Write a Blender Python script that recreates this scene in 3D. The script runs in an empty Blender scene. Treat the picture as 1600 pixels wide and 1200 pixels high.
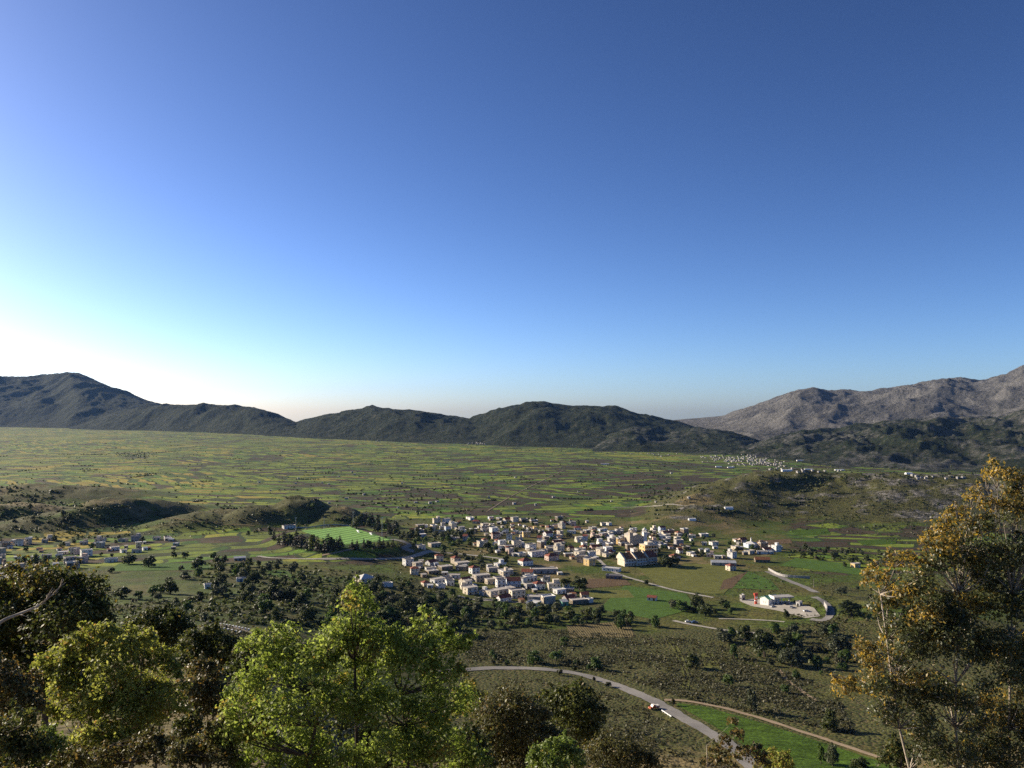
import bpy, math, random
import numpy as np

random.seed(7)
RNG = np.random.default_rng(7)
scene = bpy.context.scene
col = scene.collection

# ------------------------------------------------------------------ camera, sky, sun, exposure
F = 1280.0                      # focal length in photo pixels (1600 wide)
EYE = 150.0                     # eye height above the plain
HROW = 642.0                    # photo row of the horizontal
PITCH = math.atan((HROW - 600.0) / F)
cam = bpy.data.cameras.new("camera")
cam.sensor_width = 36.0
cam.lens = 36.0 * F / 1600.0
cam.clip_start = 0.1
cam.clip_end = 90000.0
cam_o = bpy.data.objects.new("camera", cam)
cam_o.location = (0, 0, EYE)
cam_o.rotation_euler = (math.pi / 2 + PITCH, 0, 0)
col.objects.link(cam_o)
scene.camera = cam_o

SUN_AZ = math.radians(-64.5)    # from +Y towards +X
SUN_EL = math.radians(20.0)
w = bpy.data.worlds.new("World")
scene.world = w
w.use_nodes = True
nt = w.node_tree
bg = nt.nodes["Background"]
sky = nt.nodes.new("ShaderNodeTexSky")
sky.sky_type = 'NISHITA'
sky.sun_disc = False
sky.sun_elevation = SUN_EL
sky.sun_rotation = SUN_AZ
sky.altitude = 900.0
sky.air_density = 0.7
sky.dust_density = 1.25
sky.ozone_density = 4.0
# contrast and tint of the clear air (raises the difference between zenith and horizon)
gm = nt.nodes.new("ShaderNodeGamma"); gm.inputs[1].default_value = 1.45
m1 = nt.nodes.new("ShaderNodeVectorMath"); m1.operation = 'MULTIPLY'; m1.inputs[1].default_value = (0.1300, 0.1180, 0.1125)
m2 = nt.nodes.new("ShaderNodeVectorMath"); m2.operation = 'SCALE'; m2.inputs[3].default_value = 10.0
nt.links.new(sky.outputs[0], m1.inputs[0]); nt.links.new(m1.outputs[0], gm.inputs[0]); nt.links.new(gm.outputs[0], m2.inputs[0]); nt.links.new(m2.outputs[0], bg.inputs[0])
bg.inputs[1].default_value = 0.1

sun = bpy.data.lights.new("sun", 'SUN')
sun.energy = 5.0
sun.angle = math.radians(0.5)
sun.color = (1.0, 0.87, 0.66)
sun_o = bpy.data.objects.new("sun", sun)
sd = (math.sin(SUN_AZ) * math.cos(SUN_EL), math.cos(SUN_AZ) * math.cos(SUN_EL), math.sin(SUN_EL))
from mathutils import Vector, Matrix
sun_o.rotation_euler = Vector(sd).to_track_quat('Z', 'Y').to_euler()
sun_o.location = (0, 0, 400)
col.objects.link(sun_o)

vs = scene.view_settings
vs.view_transform = 'Standard'
vs.look = 'None'
vs.exposure = 0.9
vs.gamma = 1.0
vs.use_curve_mapping = False
cy = scene.cycles
cy.max_bounces = 4
cy.diffuse_bounces = 2
cy.glossy_bounces = 1
cy.transmission_bounces = 2
cy.transparent_max_bounces = 8
cy.volume_bounces = 0
cy.use_denoising = False
cy.caustics_reflective = False
cy.caustics_refractive = False

# ------------------------------------------------------------------ noise
def _hash(ix, iy, seed):
    h = (ix.astype(np.int64) * 374761393 + iy.astype(np.int64) * 668265263 + seed * 974634541) & 0xFFFFFFFF
    h = ((h ^ (h >> 13)) * 1274126177) & 0xFFFFFFFF
    return h ^ (h >> 16)

def noise(x, y, seed=0):
    """gradient noise, about -1..1"""
    x0 = np.floor(x); y0 = np.floor(y)
    fx = x - x0; fy = y - y0
    u = fx * fx * fx * (fx * (fx * 6 - 15) + 10); v = fy * fy * fy * (fy * (fy * 6 - 15) + 10)
    def g(dx, dy):
        a = _hash(x0 + dx, y0 + dy, seed).astype(np.float64) * (2 * math.pi / 4294967296.0)
        return np.cos(a) * (fx - dx) + np.sin(a) * (fy - dy)
    n0 = g(0, 0) * (1 - u) + g(1, 0) * u
    n1 = g(0, 1) * (1 - u) + g(1, 1) * u
    return (n0 * (1 - v) + n1 * v) * 1.5

def fbm(x, y, octs=4, seed=0, gain=0.5):
    t = 0.0; a = 1.0; s = 0.0
    for k in range(octs):
        t = t + a * noise(x * 2 ** k + 17.3 * k, y * 2 ** k - 9.1 * k, seed + k); s += a; a *= gain
    return t / s

def ridged(x, y, octs=4, seed=0, gain=0.5):
    t = 0.0; a = 1.0; s = 0.0
    for k in range(octs):
        n = 1 - np.abs(noise(x * 2 ** k + 5.7 * k, y * 2 ** k + 3.3 * k, seed + k)); t = t + a * n * n; s += a; a *= gain
    return t / s

def sstep(a, b, x):
    t = np.clip((x - a) / (b - a), 0, 1)
    return t * t * (3 - 2 * t)

# ------------------------------------------------------------------ terrain heights
TD = np.array([0.5, 3, 8, 15, 30, 60, 120, 200, 260, 340, 420, 520, 600, 700, 776, 900, 1000, 1100, 1300, 60000.0])
TC = {
 -700: [148.3, 147.3, 144.6, 141, 134, 122, 106, 89, 78, 63, 50, 37, 25, 13, 7, 2.5, 1, 0, 0, 0],
  100: [148.3, 147.3, 144.5, 141, 134, 122, 106, 89, 78, 63, 50, 37, 25, 13, 7, 2.5, 1, 0, 0, 0],
  400: [148.3, 147.3, 144.3, 140.8, 133.5, 121, 102, 84, 72, 60, 46, 33, 24, 16, 11, 6, 3, 0, 0, 0],
  550: [148.3, 147.3, 144.3, 140.5, 133, 120, 95, 68, 55, 41, 33, 26, 19, 13, 10, 6, 3, 0, 0, 0],
  700: [148.3, 147.3, 144.3, 140.5, 133, 119.5, 93, 60, 44, 30, 17, 10, 7, 5, 4, 2.5, 1, 0, 0, 0],
  900: [148.3, 147.3, 144.3, 140.5, 133, 119.5, 92.5, 58, 39, 27, 16, 8.5, 4.5, 2.5, 2, 1, .5, 0, 0, 0],
 1100: [148.3, 147.3, 144.3, 140.5, 133, 119.5, 92.5, 58, 37, 26, 16, 9, 6, 3, 2, 1, .5, 0, 0, 0],
 1500: [148.3, 147.3, 144.3, 140.5, 133, 119.5, 92.5, 58, 37, 26, 17, 10, 7, 4, 3, 1.5, .5, 0, 0, 0],
 2300: [148.3, 147.3, 144.3, 140.5, 133, 119.5, 92.5, 58, 39, 29, 20, 13, 9, 6, 4, 2, 1, 0, 0, 0]}
_cu = np.array(sorted(TC)); _U = np.arange(-700, 2301, 20.0)
_LD = np.linspace(math.log(0.5), math.log(60000), 460)
_rows = np.array([np.interp(_LD, np.log(TD), TC[c]) for c in _cu])
_G = np.array([np.interp(_U, _cu, _rows[:, k]) for k in range(len(_LD))])      # [D, U]
def _smooth(a, n, axis):
    k = np.hanning(2 * n + 3)[1:-1]; k /= k.sum()
    pad = [(n, n) if ax == axis else (0, 0) for ax in (0, 1)]
    return np.apply_along_axis(lambda r: np.convolve(r, k, 'valid'), axis, np.pad(a, pad, 'edge'))
_G = _smooth(_smooth(_G, 5, 0), 4, 1)

RIDGES = {   # name: (px, photo row of the crest, distance of the crest, distance of the foot)
 'far_left': [(-700, 640, 9800, 7600), (-300, 600, 9800, 7600), (-100, 590, 9600, 7600), (0, 588, 9500, 7500), (60, 588.5, 9300, 7300), (95, 586, 9200, 7200), (120, 583.5, 9100, 7000), (135, 587, 9000, 6900), (160, 599, 8900, 6800), (200, 615, 8700, 6600), (250, 632, 8500, 6500), (300, 646, 8300, 6400), (380, 672, 8000, 6300), (420, 690, 7800, 6300)],
 'near_left': [(60, 690, 7600, 6900), (110, 668, 7500, 6700), (170, 648, 7200, 6500), (215, 637, 6900, 6300), (250, 632.5, 6700, 6100), (300, 632, 6500, 5700), (345, 632.5, 6300, 5500), (395, 636, 6000, 5200), (415, 641, 5900, 5000), (440, 651, 5700, 4900), (470, 662, 5500, 4700), (510, 687, 5200, 4550), (530, 695, 5100, 4500)],
 'middle': [(400, 692, 6000, 4900), (440, 668, 5900, 4800), (470, 656.5, 5700, 4600), (500, 650, 5500, 4400), (535, 644, 5300, 4300), (560, 640.5, 5200, 4200), (583, 635.5, 5100, 4100), (610, 639, 5000, 4000), (650, 642.5, 4900, 3900), (700, 650, 4800, 3800), (735, 654, 4700, 3700), (780, 666, 4600, 3600), (850, 694, 4500, 3600)],
 'peaked': [(660, 690, 5000, 3800), (700, 668, 4900, 3750), (735, 653, 4800, 3700), (765, 644.5, 4700, 3600), (800, 638, 4600, 3500), (830, 629, 4500, 3400), (850, 626, 4500, 3350), (862, 629.5, 4500, 3350), (885, 633, 4500, 3300), (930, 634, 4450, 3250), (955, 636, 4400, 3250), (1000, 648, 4400, 3200), (1030, 654, 4400, 3200), (1060, 660, 4400, 3150), (1110, 674, 4300, 3100), (1160, 694, 4200, 3100)],
 'knoll': [(925, 698, 3500, 3080), (955, 678, 3550, 3050), (990, 667, 3600, 3000), (1015, 668, 3650, 2980), (1040, 674, 3700, 2950), (1090, 668, 3750, 2900), (1140, 674, 3700, 2860), (1185, 688, 3500, 2800), (1220, 704, 3300, 2760)],
 'grey': [(980, 672, 6400, 3900), (1020, 662, 6300, 3700), (1055, 656.5, 6200, 3500), (1130, 650, 6200, 3300), (1165, 640, 6200, 3200), (1200, 629, 6200, 3100), (1235, 618, 6200, 3000), (1275, 613, 6100, 2950), (1300, 616, 6100, 2900), (1340, 618.5, 6000, 2850), (1385, 615, 6000, 2800), (1420, 608, 6100, 2750), (1440, 603.5, 6200, 2700), (1470, 600.5, 6300, 2700), (1510, 602.5, 6300, 2650), (1550, 602, 6300, 2650), (1570, 596, 6200, 2650), (1600, 585, 6000, 2600), (1700, 560, 5900, 2600), (1900, 535, 5900, 2600), (2300, 560, 5900, 2600)],
 'dark_right': [(1130, 712, 3000, 2800), (1170, 697, 3100, 2700), (1200, 685, 3200, 2600), (1240, 678, 3300, 2450), (1290, 672, 3400, 2250), (1320, 668, 3400, 2150), (1360, 665, 3400, 2080), (1420, 657, 3350, 2050), (1470, 655.5, 3300, 2020), (1520, 655, 3250, 2000), (1600, 648, 3200, 1950), (1750, 640, 3200, 1900), (2000, 630, 3200, 1900), (2300, 650, 3200, 1900)]}
RN = list(RIDGES)

_RU = np.arange(-800, 2401, 2.0)
def _gs(v, sg):
    k = np.exp(-0.5 * (np.arange(-60, 61) / sg) ** 2); k /= k.sum()
    return np.convolve(np.pad(v, 60, 'edge'), k, 'valid')
RCURVE = {n: (_gs(np.interp(_RU, np.array(p)[:, 0], np.array(p)[:, 1]), 2.2), _gs(np.interp(_RU, np.array(p)[:, 0], np.array(p)[:, 2]), 16), _gs(np.interp(_RU, np.array(p)[:, 0], np.array(p)[:, 3]), 16)) for n, p in RIDGES.items()}

def polar(x, y):
    r = np.hypot(x, y); az = np.arctan2(x, y)
    D = r * np.cos(np.clip(az, -0.61, 0.61))
    U = 800 + F * np.tan(np.clip(az, -0.85, 0.85))
    return r, az, D, U

def base_height(D, U):
    fi = (np.log(np.maximum(D, 0.51)) - _LD[0]) / (_LD[1] - _LD[0]); fj = (np.clip(U, -699, 2299) - _U[0]) / 20.0
    i = np.clip(fi.astype(int), 0, len(_LD) - 2); j = np.clip(fj.astype(int), 0, len(_U) - 2)
    a = np.clip(fi - i, 0, 1); b = fj - j
    return (_G[i, j] * (1 - a) + _G[i + 1, j] * a) * (1 - b) + (_G[i, j + 1] * (1 - a) + _G[i + 1, j + 1] * a) * b

def P(px, D):                       # ground point of a photo column at a forward distance
    return ((px - 800) / F * D, D)

# knolls on the plain: px, distance, height, half width across, half depth, skew
KNOLLS = [(60, 1420, 24, 170, 120, 0), (185, 1130, 34, 60, 120, .25), (120, 1090, 22, 75, 110, .1), (240, 1170, 22, 42, 70, .1), (315, 1065, 18, 62, 60, 0),
          (470, 1130, 38, 50, 70, .1), (408, 1090, 28, 52, 62, .1), (530, 1110, 22, 38, 60, -.1), (360, 1120, 18, 60, 70, 0), (20, 1010, 12, 80, 60, 0), (15, 1160, 22, 80, 90, 0),
          (1300, 600, 6, 45, 50, 0), (1400, 560, 9, 60, 60, 0)]
SCRUB_RIDGE = [(985, 1190, 0), (1015, 1210, 5), (1045, 1240, 15), (1085, 1280, 29), (1130, 1320, 38), (1190, 1370, 48), (1240, 1400, 52), (1300, 1370, 45), (1370, 1340, 47), (1440, 1320, 48), (1520, 1300, 48), (1700, 1300, 54), (2100, 1300, 40)]
PITCH_Q = np.array([(-185, 939), (-123.5, 841), (-170, 808), (-232, 906.0)])
PITCH_Z = 18.0

def pitch_dist(x, y):               # distance outside the levelled pitch
    c = PITCH_Q.mean(0); e1 = PITCH_Q[1] - PITCH_Q[0]; e2 = PITCH_Q[2] - PITCH_Q[1]
    l1 = np.hypot(*e1); l2 = np.hypot(*e2)
    a = np.abs((x - c[0]) * e1[0] / l1 + (y - c[1]) * e1[1] / l1) - (l1 / 2 + 5); b = np.abs((x - c[0]) * e2[0] / l2 + (y - c[1]) * e2[1] / l2) - (l2 / 2 + 5)
    return np.hypot(np.maximum(a, 0), np.maximum(b, 0))

def terrain(x, y, full=False):
    x = np.asarray(x, float); y = np.asarray(y, float)
    r, az, D, U = polar(x, y)
    z = base_height(D, U)
    slope_zone = sstep(10, 60, D) * sstep(1150, 700, D)
    z = z + slope_zone * (fbm(x / 70, y / 70, 4, 11) * 2.6) * np.clip(z / 25, 0.12, 1) + sstep(4, 20, D) * sstep(400, 100, D) * fbm(x / 9, y / 9, 3, 15) * 0.5
    hill = np.zeros_like(z)
    for (px, d, h, sx, sy, sk) in KNOLLS:
        cx, cyy = P(px, d)
        dx = x - cx - sk * (y - cyy); dy = y - cyy
        q = (dx / sx) ** 2 + (dy / sy) ** 2
        hill = np.maximum(hill, 0.82 * h * np.exp(-q ** 1.35) * (1 + 0.30 * fbm(x / 48, y / 48, 3, 31)) + np.exp(-q ** 1.35) * 1.5 * fbm(x / 14, y / 14, 2, 33))
    sp = np.array(SCRUB_RIDGE)
    cD = np.interp(U, sp[:, 0], sp[:, 1], left=1200, right=1300) ; cz = np.interp(U, sp[:, 0], sp[:, 2], left=0)
    t = (D - cD)
    prof = np.where(t < 0, sstep(-330, 0, t) ** 1.1, sstep(330, 0, t))
    sr = cz * prof * (1 + 0.25 * sstep(-330, -100, t) * sstep(0, -120, t) * 2.0 * fbm(x / 110, y / 110, 4, 52)) + prof * 5.5 * fbm(x / 35, y / 35, 4, 55) * np.clip(cz / 30, 0, 1)
    hill = np.maximum(hill, sr)
    z = z + hill
    pd = pitch_dist(x, y); pw = sstep(42, 0, pd)
    z = z * (1 - pw) + PITCH_Z * pw
    # mountains
    far = D > 1700
    mt = np.full(z.shape, -1.0); lab = np.full(z.shape, -1, int); tt = np.zeros(z.shape)
    if far.any():
        xf, yf, Df, Uf = x[far], y[far], D[far], U[far]
        best = np.full(xf.shape, -50.0); bl = np.full(xf.shape, -1, int); bt = np.zeros(xf.shape)
        for k, n in enumerate(RN):
            a = np.array(RIDGES[n], float)
            inside = (Uf > a[0, 0]) & (Uf < a[-1, 0]) if n not in ('far_left', 'grey', 'dark_right') else (Uf > (a[0, 0] if a[0, 0] > -600 else -1e9)) & (Uf < (a[-1, 0] if a[-1, 0] < 2200 else 1e9))
            if not inside.any(): continue
            xs, ys, Ds, Us = xf[inside], yf[inside], Df[inside], Uf[inside]
            row, dc, df = (np.interp(Us, _RU, c) for c in RCURVE[n])
            wob = fbm(Us / 170, Us * 0 + k, 1, 60 + k) * 0.05
            dc = dc * (1 + wob); df = df * (1 + 0.03 * fbm(Us / 120, Us * 0 + k, 2, 80 + k))
            zc = EYE - (row - HROW) / F * dc
            t = (Ds - df) / np.maximum(dc - df, 200)
            up = np.sin(np.clip(t, 0, 1) * math.pi / 2) ** (1.25 if n != 'grey' else 1.6)
            dn = 0.55 * np.clip(t - 1, 0, 4) ** 1.5 + 0.1 * np.clip(t - 1, 0, 4)
            body = np.where(t <= 1, zc * up, zc - dn * np.maximum(zc, 60))
            sc = {'grey': 850.0, 'far_left': 1000.0, 'dark_right': 480.0, 'knoll': 320.0}.get(n, 620.0)
            am = {'grey': 0.72, 'far_left': 0.36, 'dark_right': 0.85, 'knoll': 0.6, 'peaked': 0.6}.get(n, 0.45)
            wx = xs + 140 * noise(xs / 700, ys / 700, 91); wy = ys + 140 * noise(xs / 700, ys / 700, 92)
            g = ridged(wx / sc, wy / sc, 5, 100 + 7 * k, 0.36 if n == 'grey' else 0.47) - 0.55
            bump = np.clip(t, 0, 1) ** 0.6 * np.clip(1.0 - t, 0, 1) ** 0.5 * 1.6
            zz = body + am * zc * bump * g + {'grey': 7.0, 'dark_right': 26.0}.get(n, 15.0) * np.minimum(bump, 1) * (ridged(xs / 170, ys / 170, 3, 140 + k) - .55) * 2 + 5.0 * fbm(xs / 60, ys / 60, 3, 130) * sstep(0.0, 0.2, t)
            zz = np.where(t < 0, -40.0, zz)
            bi = best[inside]; li = bl[inside]; ti = bt[inside]
            m = zz > bi
            bi[m] = zz[m]; li[m] = k; ti[m] = np.clip(t, 0, 2)[m]
            best[inside] = bi; bl[inside] = li; bt[inside] = ti
        mt[far] = best; lab[far] = np.where(best > z[far], bl, -1); tt[far] = bt
        z = np.maximum(z, mt)
    z = z - 900 * sstep(10500, 16000, r) - np.clip(r - 16000, 0, None) * 0.004
    if full: return z, dict(r=r, az=az, D=D, U=U, hill=hill, sr=sr, pd=pd, lab=lab, t=tt)
    return z

def to_px(p):
    cp, sp = math.cos(PITCH), math.sin(PITCH)
    X, Y, Z = p[0], p[1], p[2] - EYE
    f = cp * Y + sp * Z; u = -sp * Y + cp * Z
    return 800 + F * X / f, 600 - F * u / f
# ------------------------------------------------------------------ helpers: meshes, tags, materials
def tag(o, label=None, cat=None, group=None, kind=None):
    if label: o['label'] = label
    if cat: o['category'] = cat
    if group: o['group'] = group
    if kind: o['kind'] = kind
    return o

def np_mesh(name, verts, faces, mat=None, smooth=False, attrs=None, nper=4):
    """mesh from arrays: verts (n,3), faces (m,nper)"""
    me = bpy.data.meshes.new(name)
    verts = np.asarray(verts, np.float32); faces = np.asarray(faces, np.int32)
    n, m = len(verts), len(faces)
    me.vertices.add(n); me.vertices.foreach_set("co", verts.ravel())
    me.loops.add(m * nper); me.loops.foreach_set("vertex_index", faces.ravel())
    me.polygons.add(m)
    me.polygons.foreach_set("loop_start", np.arange(0, m * nper, nper, dtype=np.int32))
    me.polygons.foreach_set("loop_total", np.full(m, nper, np.int32))
    if smooth: me.polygons.foreach_set("use_smooth", np.ones(m, bool))
    for k, v in (attrs or {}).items():
        a = me.attributes.new(k, 'FLOAT', 'POINT'); a.data.foreach_set("value", np.asarray(v, np.float32))
    if mat: me.materials.append(mat)
    me.update(calc_edges=True)
    return me

def link(name, me, parent=None, loc=None, rz=0):
    o = bpy.data.objects.new(name, me); col.objects.link(o)
    if parent: o.parent = parent
    if loc is not None: o.location = loc
    if rz: o.rotation_euler = (0, 0, rz)
    return o

class NT:
    """small node-tree helper"""
    def __init__(s, name, rough=0.85, spec=0.2):
        s.m = bpy.data.materials.new(name); s.m.use_nodes = True
        s.t = s.m.node_tree; s.b = s.t.nodes["Principled BSDF"]
        s.b.inputs["Roughness"].default_value = rough
        s.b.inputs["Specular IOR Level"].default_value = spec
        s._pos = None
    def n(s, typ, **kw):
        nd = s.t.nodes.new(typ)
        for k, v in kw.items():
            if k in nd.inputs.keys() if isinstance(k, str) else False: pass
            setattr(nd, k, v)
        return nd
    def ln(s, a, b): s.t.links.new(a, b)
    def pos(s):
        if s._pos is None: s._pos = s.n("ShaderNodeNewGeometry").outputs["Position"]
        return s._pos
    def map(s, scale=(1, 1, 1), rot=(0, 0, 0), loc=(0, 0, 0), src=None):
        m = s.n("ShaderNodeMapping"); m.inputs["Scale"].default_value = scale; m.inputs["Rotation"].default_value = rot; m.inputs["Location"].default_value = loc
        s.ln(src or s.pos(), m.inputs[0]); return m.outputs[0]
    def noise(s, scale, detail=3, rough=0.55, src=None, dist=0.0, out=0):
        n = s.n("ShaderNodeTexNoise"); n.inputs["Scale"].default_value = scale; n.inputs["Detail"].default_value = detail
        n.inputs["Roughness"].default_value = rough; n.inputs["Distortion"].default_value = dist
        s.ln(src or s.pos(), n.inputs["Vector"]); return n.outputs[out]
    def voro(s, scale, src=None, feature='F1', out="Distance", rnd=1.0, metric='EUCLIDEAN'):
        n = s.n("ShaderNodeTexVoronoi"); n.feature = feature; n.distance = metric
        n.inputs["Scale"].default_value = scale; n.inputs["Randomness"].default_value = rnd
        s.ln(src or s.pos(), n.inputs["Vector"]); return n.outputs[out]
    def ramp(s, fac, stops, interp='LINEAR'):
        r = s.n("ShaderNodeValToRGB"); r.color_ramp.interpolation = interp
        e = r.color_ramp.elements
        while len(e) < len(stops): e.new(0.5)
        for k, (p, c) in enumerate(stops):
            e[k].position = p; e[k].color = (c if hasattr(c, '__len__') else (c, c, c))[:3] + (1,) if not hasattr(c, '__len__') else tuple(c[:3]) + (1,)
        s.ln(fac, r.inputs[0]); return r.outputs[0]
    def mix(s, fac, a, b, typ='MIX'):
        m = s.n("ShaderNodeMix"); m.data_type = 'RGBA'; m.blend_type = typ
        if isinstance(fac, (int, float)): m.inputs[0].default_value = fac
        else: s.ln(fac, m.inputs[0])
        for v, i in ((a, 6), (b, 7)):
            if isinstance(v, tuple): m.inputs[i].default_value = v[:3] + (1,)
            else: s.ln(v, m.inputs[i])
        return m.outputs[2]
    def math(s, op, a, b=0.0, c=0.0, clamp=False):
        m = s.n("ShaderNodeMath"); m.operation = op; m.use_clamp = clamp
        for i, v in enumerate((a, b, c)):
            if isinstance(v, (int, float)): m.inputs[i].default_value = v
            else: s.ln(v, m.inputs[i])
        return m.outputs[0]
    def attr(s, name):
        a = s.n("ShaderNodeAttribute"); a.attribute_name = name; return a.outputs["Fac"]
    def objrand(s): return s.n("ShaderNodeObjectInfo").outputs["Random"]
    def col(s, c):
        if isinstance(c, tuple): s.b.inputs["Base Color"].default_value = c[:3] + (1,)
        else: s.ln(c, s.b.inputs["Base Color"])
        return s
    def bump(s, h, strength=0.5, dist=1.0):
        b = s.n("ShaderNodeBump"); b.inputs["Strength"].default_value = strength; b.inputs["Distance"].default_value = dist
        s.ln(h, b.inputs["Height"]); s.ln(b.outputs[0], s.b.inputs["Normal"]); return s

def plain_mat(name, c, rough=0.8, var=0.12, scale=1.5, spec=0.25, metal=0.0):
    t = NT(name, rough, spec); t.b.inputs["Metallic"].default_value = metal
    n = t.noise(scale, 4, 0.6)
    c2 = tuple(max(0, v * (1 - 2 * var)) for v in c); c3 = tuple(min(1, v * (1 + var)) for v in c)
    t.col(t.ramp(n, [(0.3, c2), (0.7, c3)])); return t.m

# ------------------------------------------------------------------ ground and mountain materials
def ground_material():
    t = NT("ground_cover", 0.95, 0.1)
    # farmed plain: two mosaics of long plots, chosen by large patches
    wob = t.noise(0.012, 2); 
    dv = t.n("ShaderNodeVectorMath"); dv.operation = 'SCALE'; dv.inputs[3].default_value = 60.0
    nz = t.n("ShaderNodeTexNoise"); nz.inputs["Scale"].default_value = 0.011; nz.inputs["Detail"].default_value = 2; t.ln(t.pos(), nz.inputs["Vector"])
    sub = t.n("ShaderNodeVectorMath"); sub.operation = 'SUBTRACT'; sub.inputs[1].default_value = (0.5, 0.5, 0.5); t.ln(nz.outputs["Color"], sub.inputs[0])
    t.ln(sub.outputs[0], dv.inputs[0])
    ad = t.n("ShaderNodeVectorMath"); ad.operation = 'ADD'; t.ln(t.pos(), ad.inputs[0]); t.ln(dv.outputs[0], ad.inputs[1])
    def plots(rot, w, h, loc):
        b = t.n("ShaderNodeTexBrick"); b.offset = 0.37; b.squash = 1.6; b.squash_frequency = 3
        b.inputs["Color1"].default_value = (0, 0, 0, 1); b.inputs["Color2"].default_value = (1, 1, 1, 1); b.inputs["Mortar"].default_value = (0.5, 0.5, 0.5, 1)
        b.inputs["Scale"].default_value = 1.0; b.inputs["Brick Width"].default_value = w; b.inputs["Row Height"].default_value = h; b.inputs["Mortar Size"].default_value = 2.2
        t.ln(t.map((1, 1, 0), (0, 0, rot), loc, ad.outputs[0]), b.inputs["Vector"]); return b
    p1 = plots(0.26, 66, 20, (0, 0, 0)); p2 = plots(-0.36, 46, 27, (33, 71, 0)); p3 = plots(0.9, 80, 19, (11, 7, 0))
    sel = t.voro(0.0024, ad.outputs[0], out="Color")
    ss = t.n("ShaderNodeSeparateColor"); t.ln(sel, ss.inputs[0])
    a = t.math('GREATER_THAN', ss.outputs[0], 0.4); b2 = t.math('GREATER_THAN', ss.outputs[1], 0.62)
    pc = t.mix(b2, t.mix(a, p1.outputs["Color"], p2.outputs["Color"]), p3.outputs["Color"])
    mort = t.math('MAXIMUM', 0.0, 0.0)
    mf = t.mix(b2, t.mix(a, p1.outputs["Fac"], p2.outputs["Fac"]), p3.outputs["Fac"])
    # share of ploughed land varies over the plain: attr 'plough'
    bias = t.math('MULTIPLY_ADD', t.noise(0.0021, 3), 1.0, -0.5)
    v = t.math('ADD', t.math('ADD', pc, bias), t.math('MULTIPLY', t.attr('plough'), -0.36), clamp=True)
    fields = t.ramp(v, [(0.0, (.056, .040, .026)), (0.13, (.080, .058, .034)), (0.19, (.042, .050, .016)), (0.27, (.080, .104, .020)), (0.36, (.046, .092, .016)), (0.44, (.120, .150, .026)), (0.55, (.150, .195, .026)), (0.66, (.092, .165, .020)), (0.76, (.200, .240, .030)), (0.88, (.260, .250, .038)), (0.97, (.290, .225, .042))], 'CONSTANT')
    fn = t.noise(0.11, 6, 0.72)
    fields = t.mix(0.85, fields, t.ramp(fn, [(0.30, (.18, .18, .18)), (0.5, (.48, .48, .47)), (0.70, (.80, .80, .74))]), 'OVERLAY')
    fields = t.mix(t.math('MULTIPLY', mf, 0.8), fields, (.028, .038, .016))
    # meadow / rough pasture
    g1 = t.noise(0.03, 5, 0.6); g2 = t.noise(0.4, 4, 0.6)
    meadow = t.mix(g1, (.036, .060, .010), (.095, .128, .020))
    meadow = t.mix(t.ramp(t.noise(0.016, 4, 0.6), [(0.42, 0.0), (0.62, 1.0)]), meadow, t.mix(g1, (.088, .080, .024), (.130, .114, .034)))
    meadow = t.mix(0.9, meadow, t.ramp(g2, [(0.33, (.14, .14, .14)), (0.52, (.48, .48, .46)), (0.70, (.80, .80, .74))]), 'OVERLAY')
    tuft = t.ramp(t.noise(0.22, 6, 0.75), [(0.56, 0.0), (0.60, 1.0)])
    meadow = t.mix(t.math('MULTIPLY', tuft, 0.75), meadow, (.026, .034, .013))
    # scrub: bushy cushions over brown earth
    sv = t.voro(0.62); sn = t.noise(0.05, 4, 0.65)
    scrub = t.mix(t.math('LESS_THAN', sv, 0.62), t.mix(sn, (.110, .083, .038), (.078, .077, .025)), t.mix(sn, (.034, .043, .014), (.080, .082, .025)))
    # dry grass
    dn = t.noise(0.09, 5, 0.65)
    dry = t.ramp(dn, [(0.25, (.085, .085, .032)), (0.5, (.160, .125, .055)), (0.75, (.215, .160, .075))])
    # rock
    rn = t.noise(0.13, 6, 0.7)
    rock = t.ramp(rn, [(0.38, (.050, .050, .034)), (0.5, (.095, .088, .070)), (0.60, (.230, .215, .195))])
    jit = t.math('MULTIPLY_ADD', t.noise(0.06, 5, 0.7), 0.9, -0.45)
    def w(name): return t.ramp(t.math('ADD', t.attr(name), jit), [(0.40, 0.0), (0.60, 1.0)])
    c = t.mix(w('field'), meadow, fields)
    c = t.mix(w('scrub'), c, scrub)
    c = t.mix(w('dry'), c, dry)
    c = t.mix(w('rock'), c, rock)
    t.col(c)
    h = t.math('ADD', t.math('MULTIPLY', t.math('SUBTRACT', 1.0, sv), t.math('MULTIPLY', t.attr('scrub'), 0.8)), t.math('MULTIPLY', g2, 0.35))
    h = t.math('ADD', h, t.math('MULTIPLY', rn, t.math('MULTIPLY', t.attr('rock'), 3.0)))
    t.bump(h, 0.9, 1.0)
    return t.m

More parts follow.
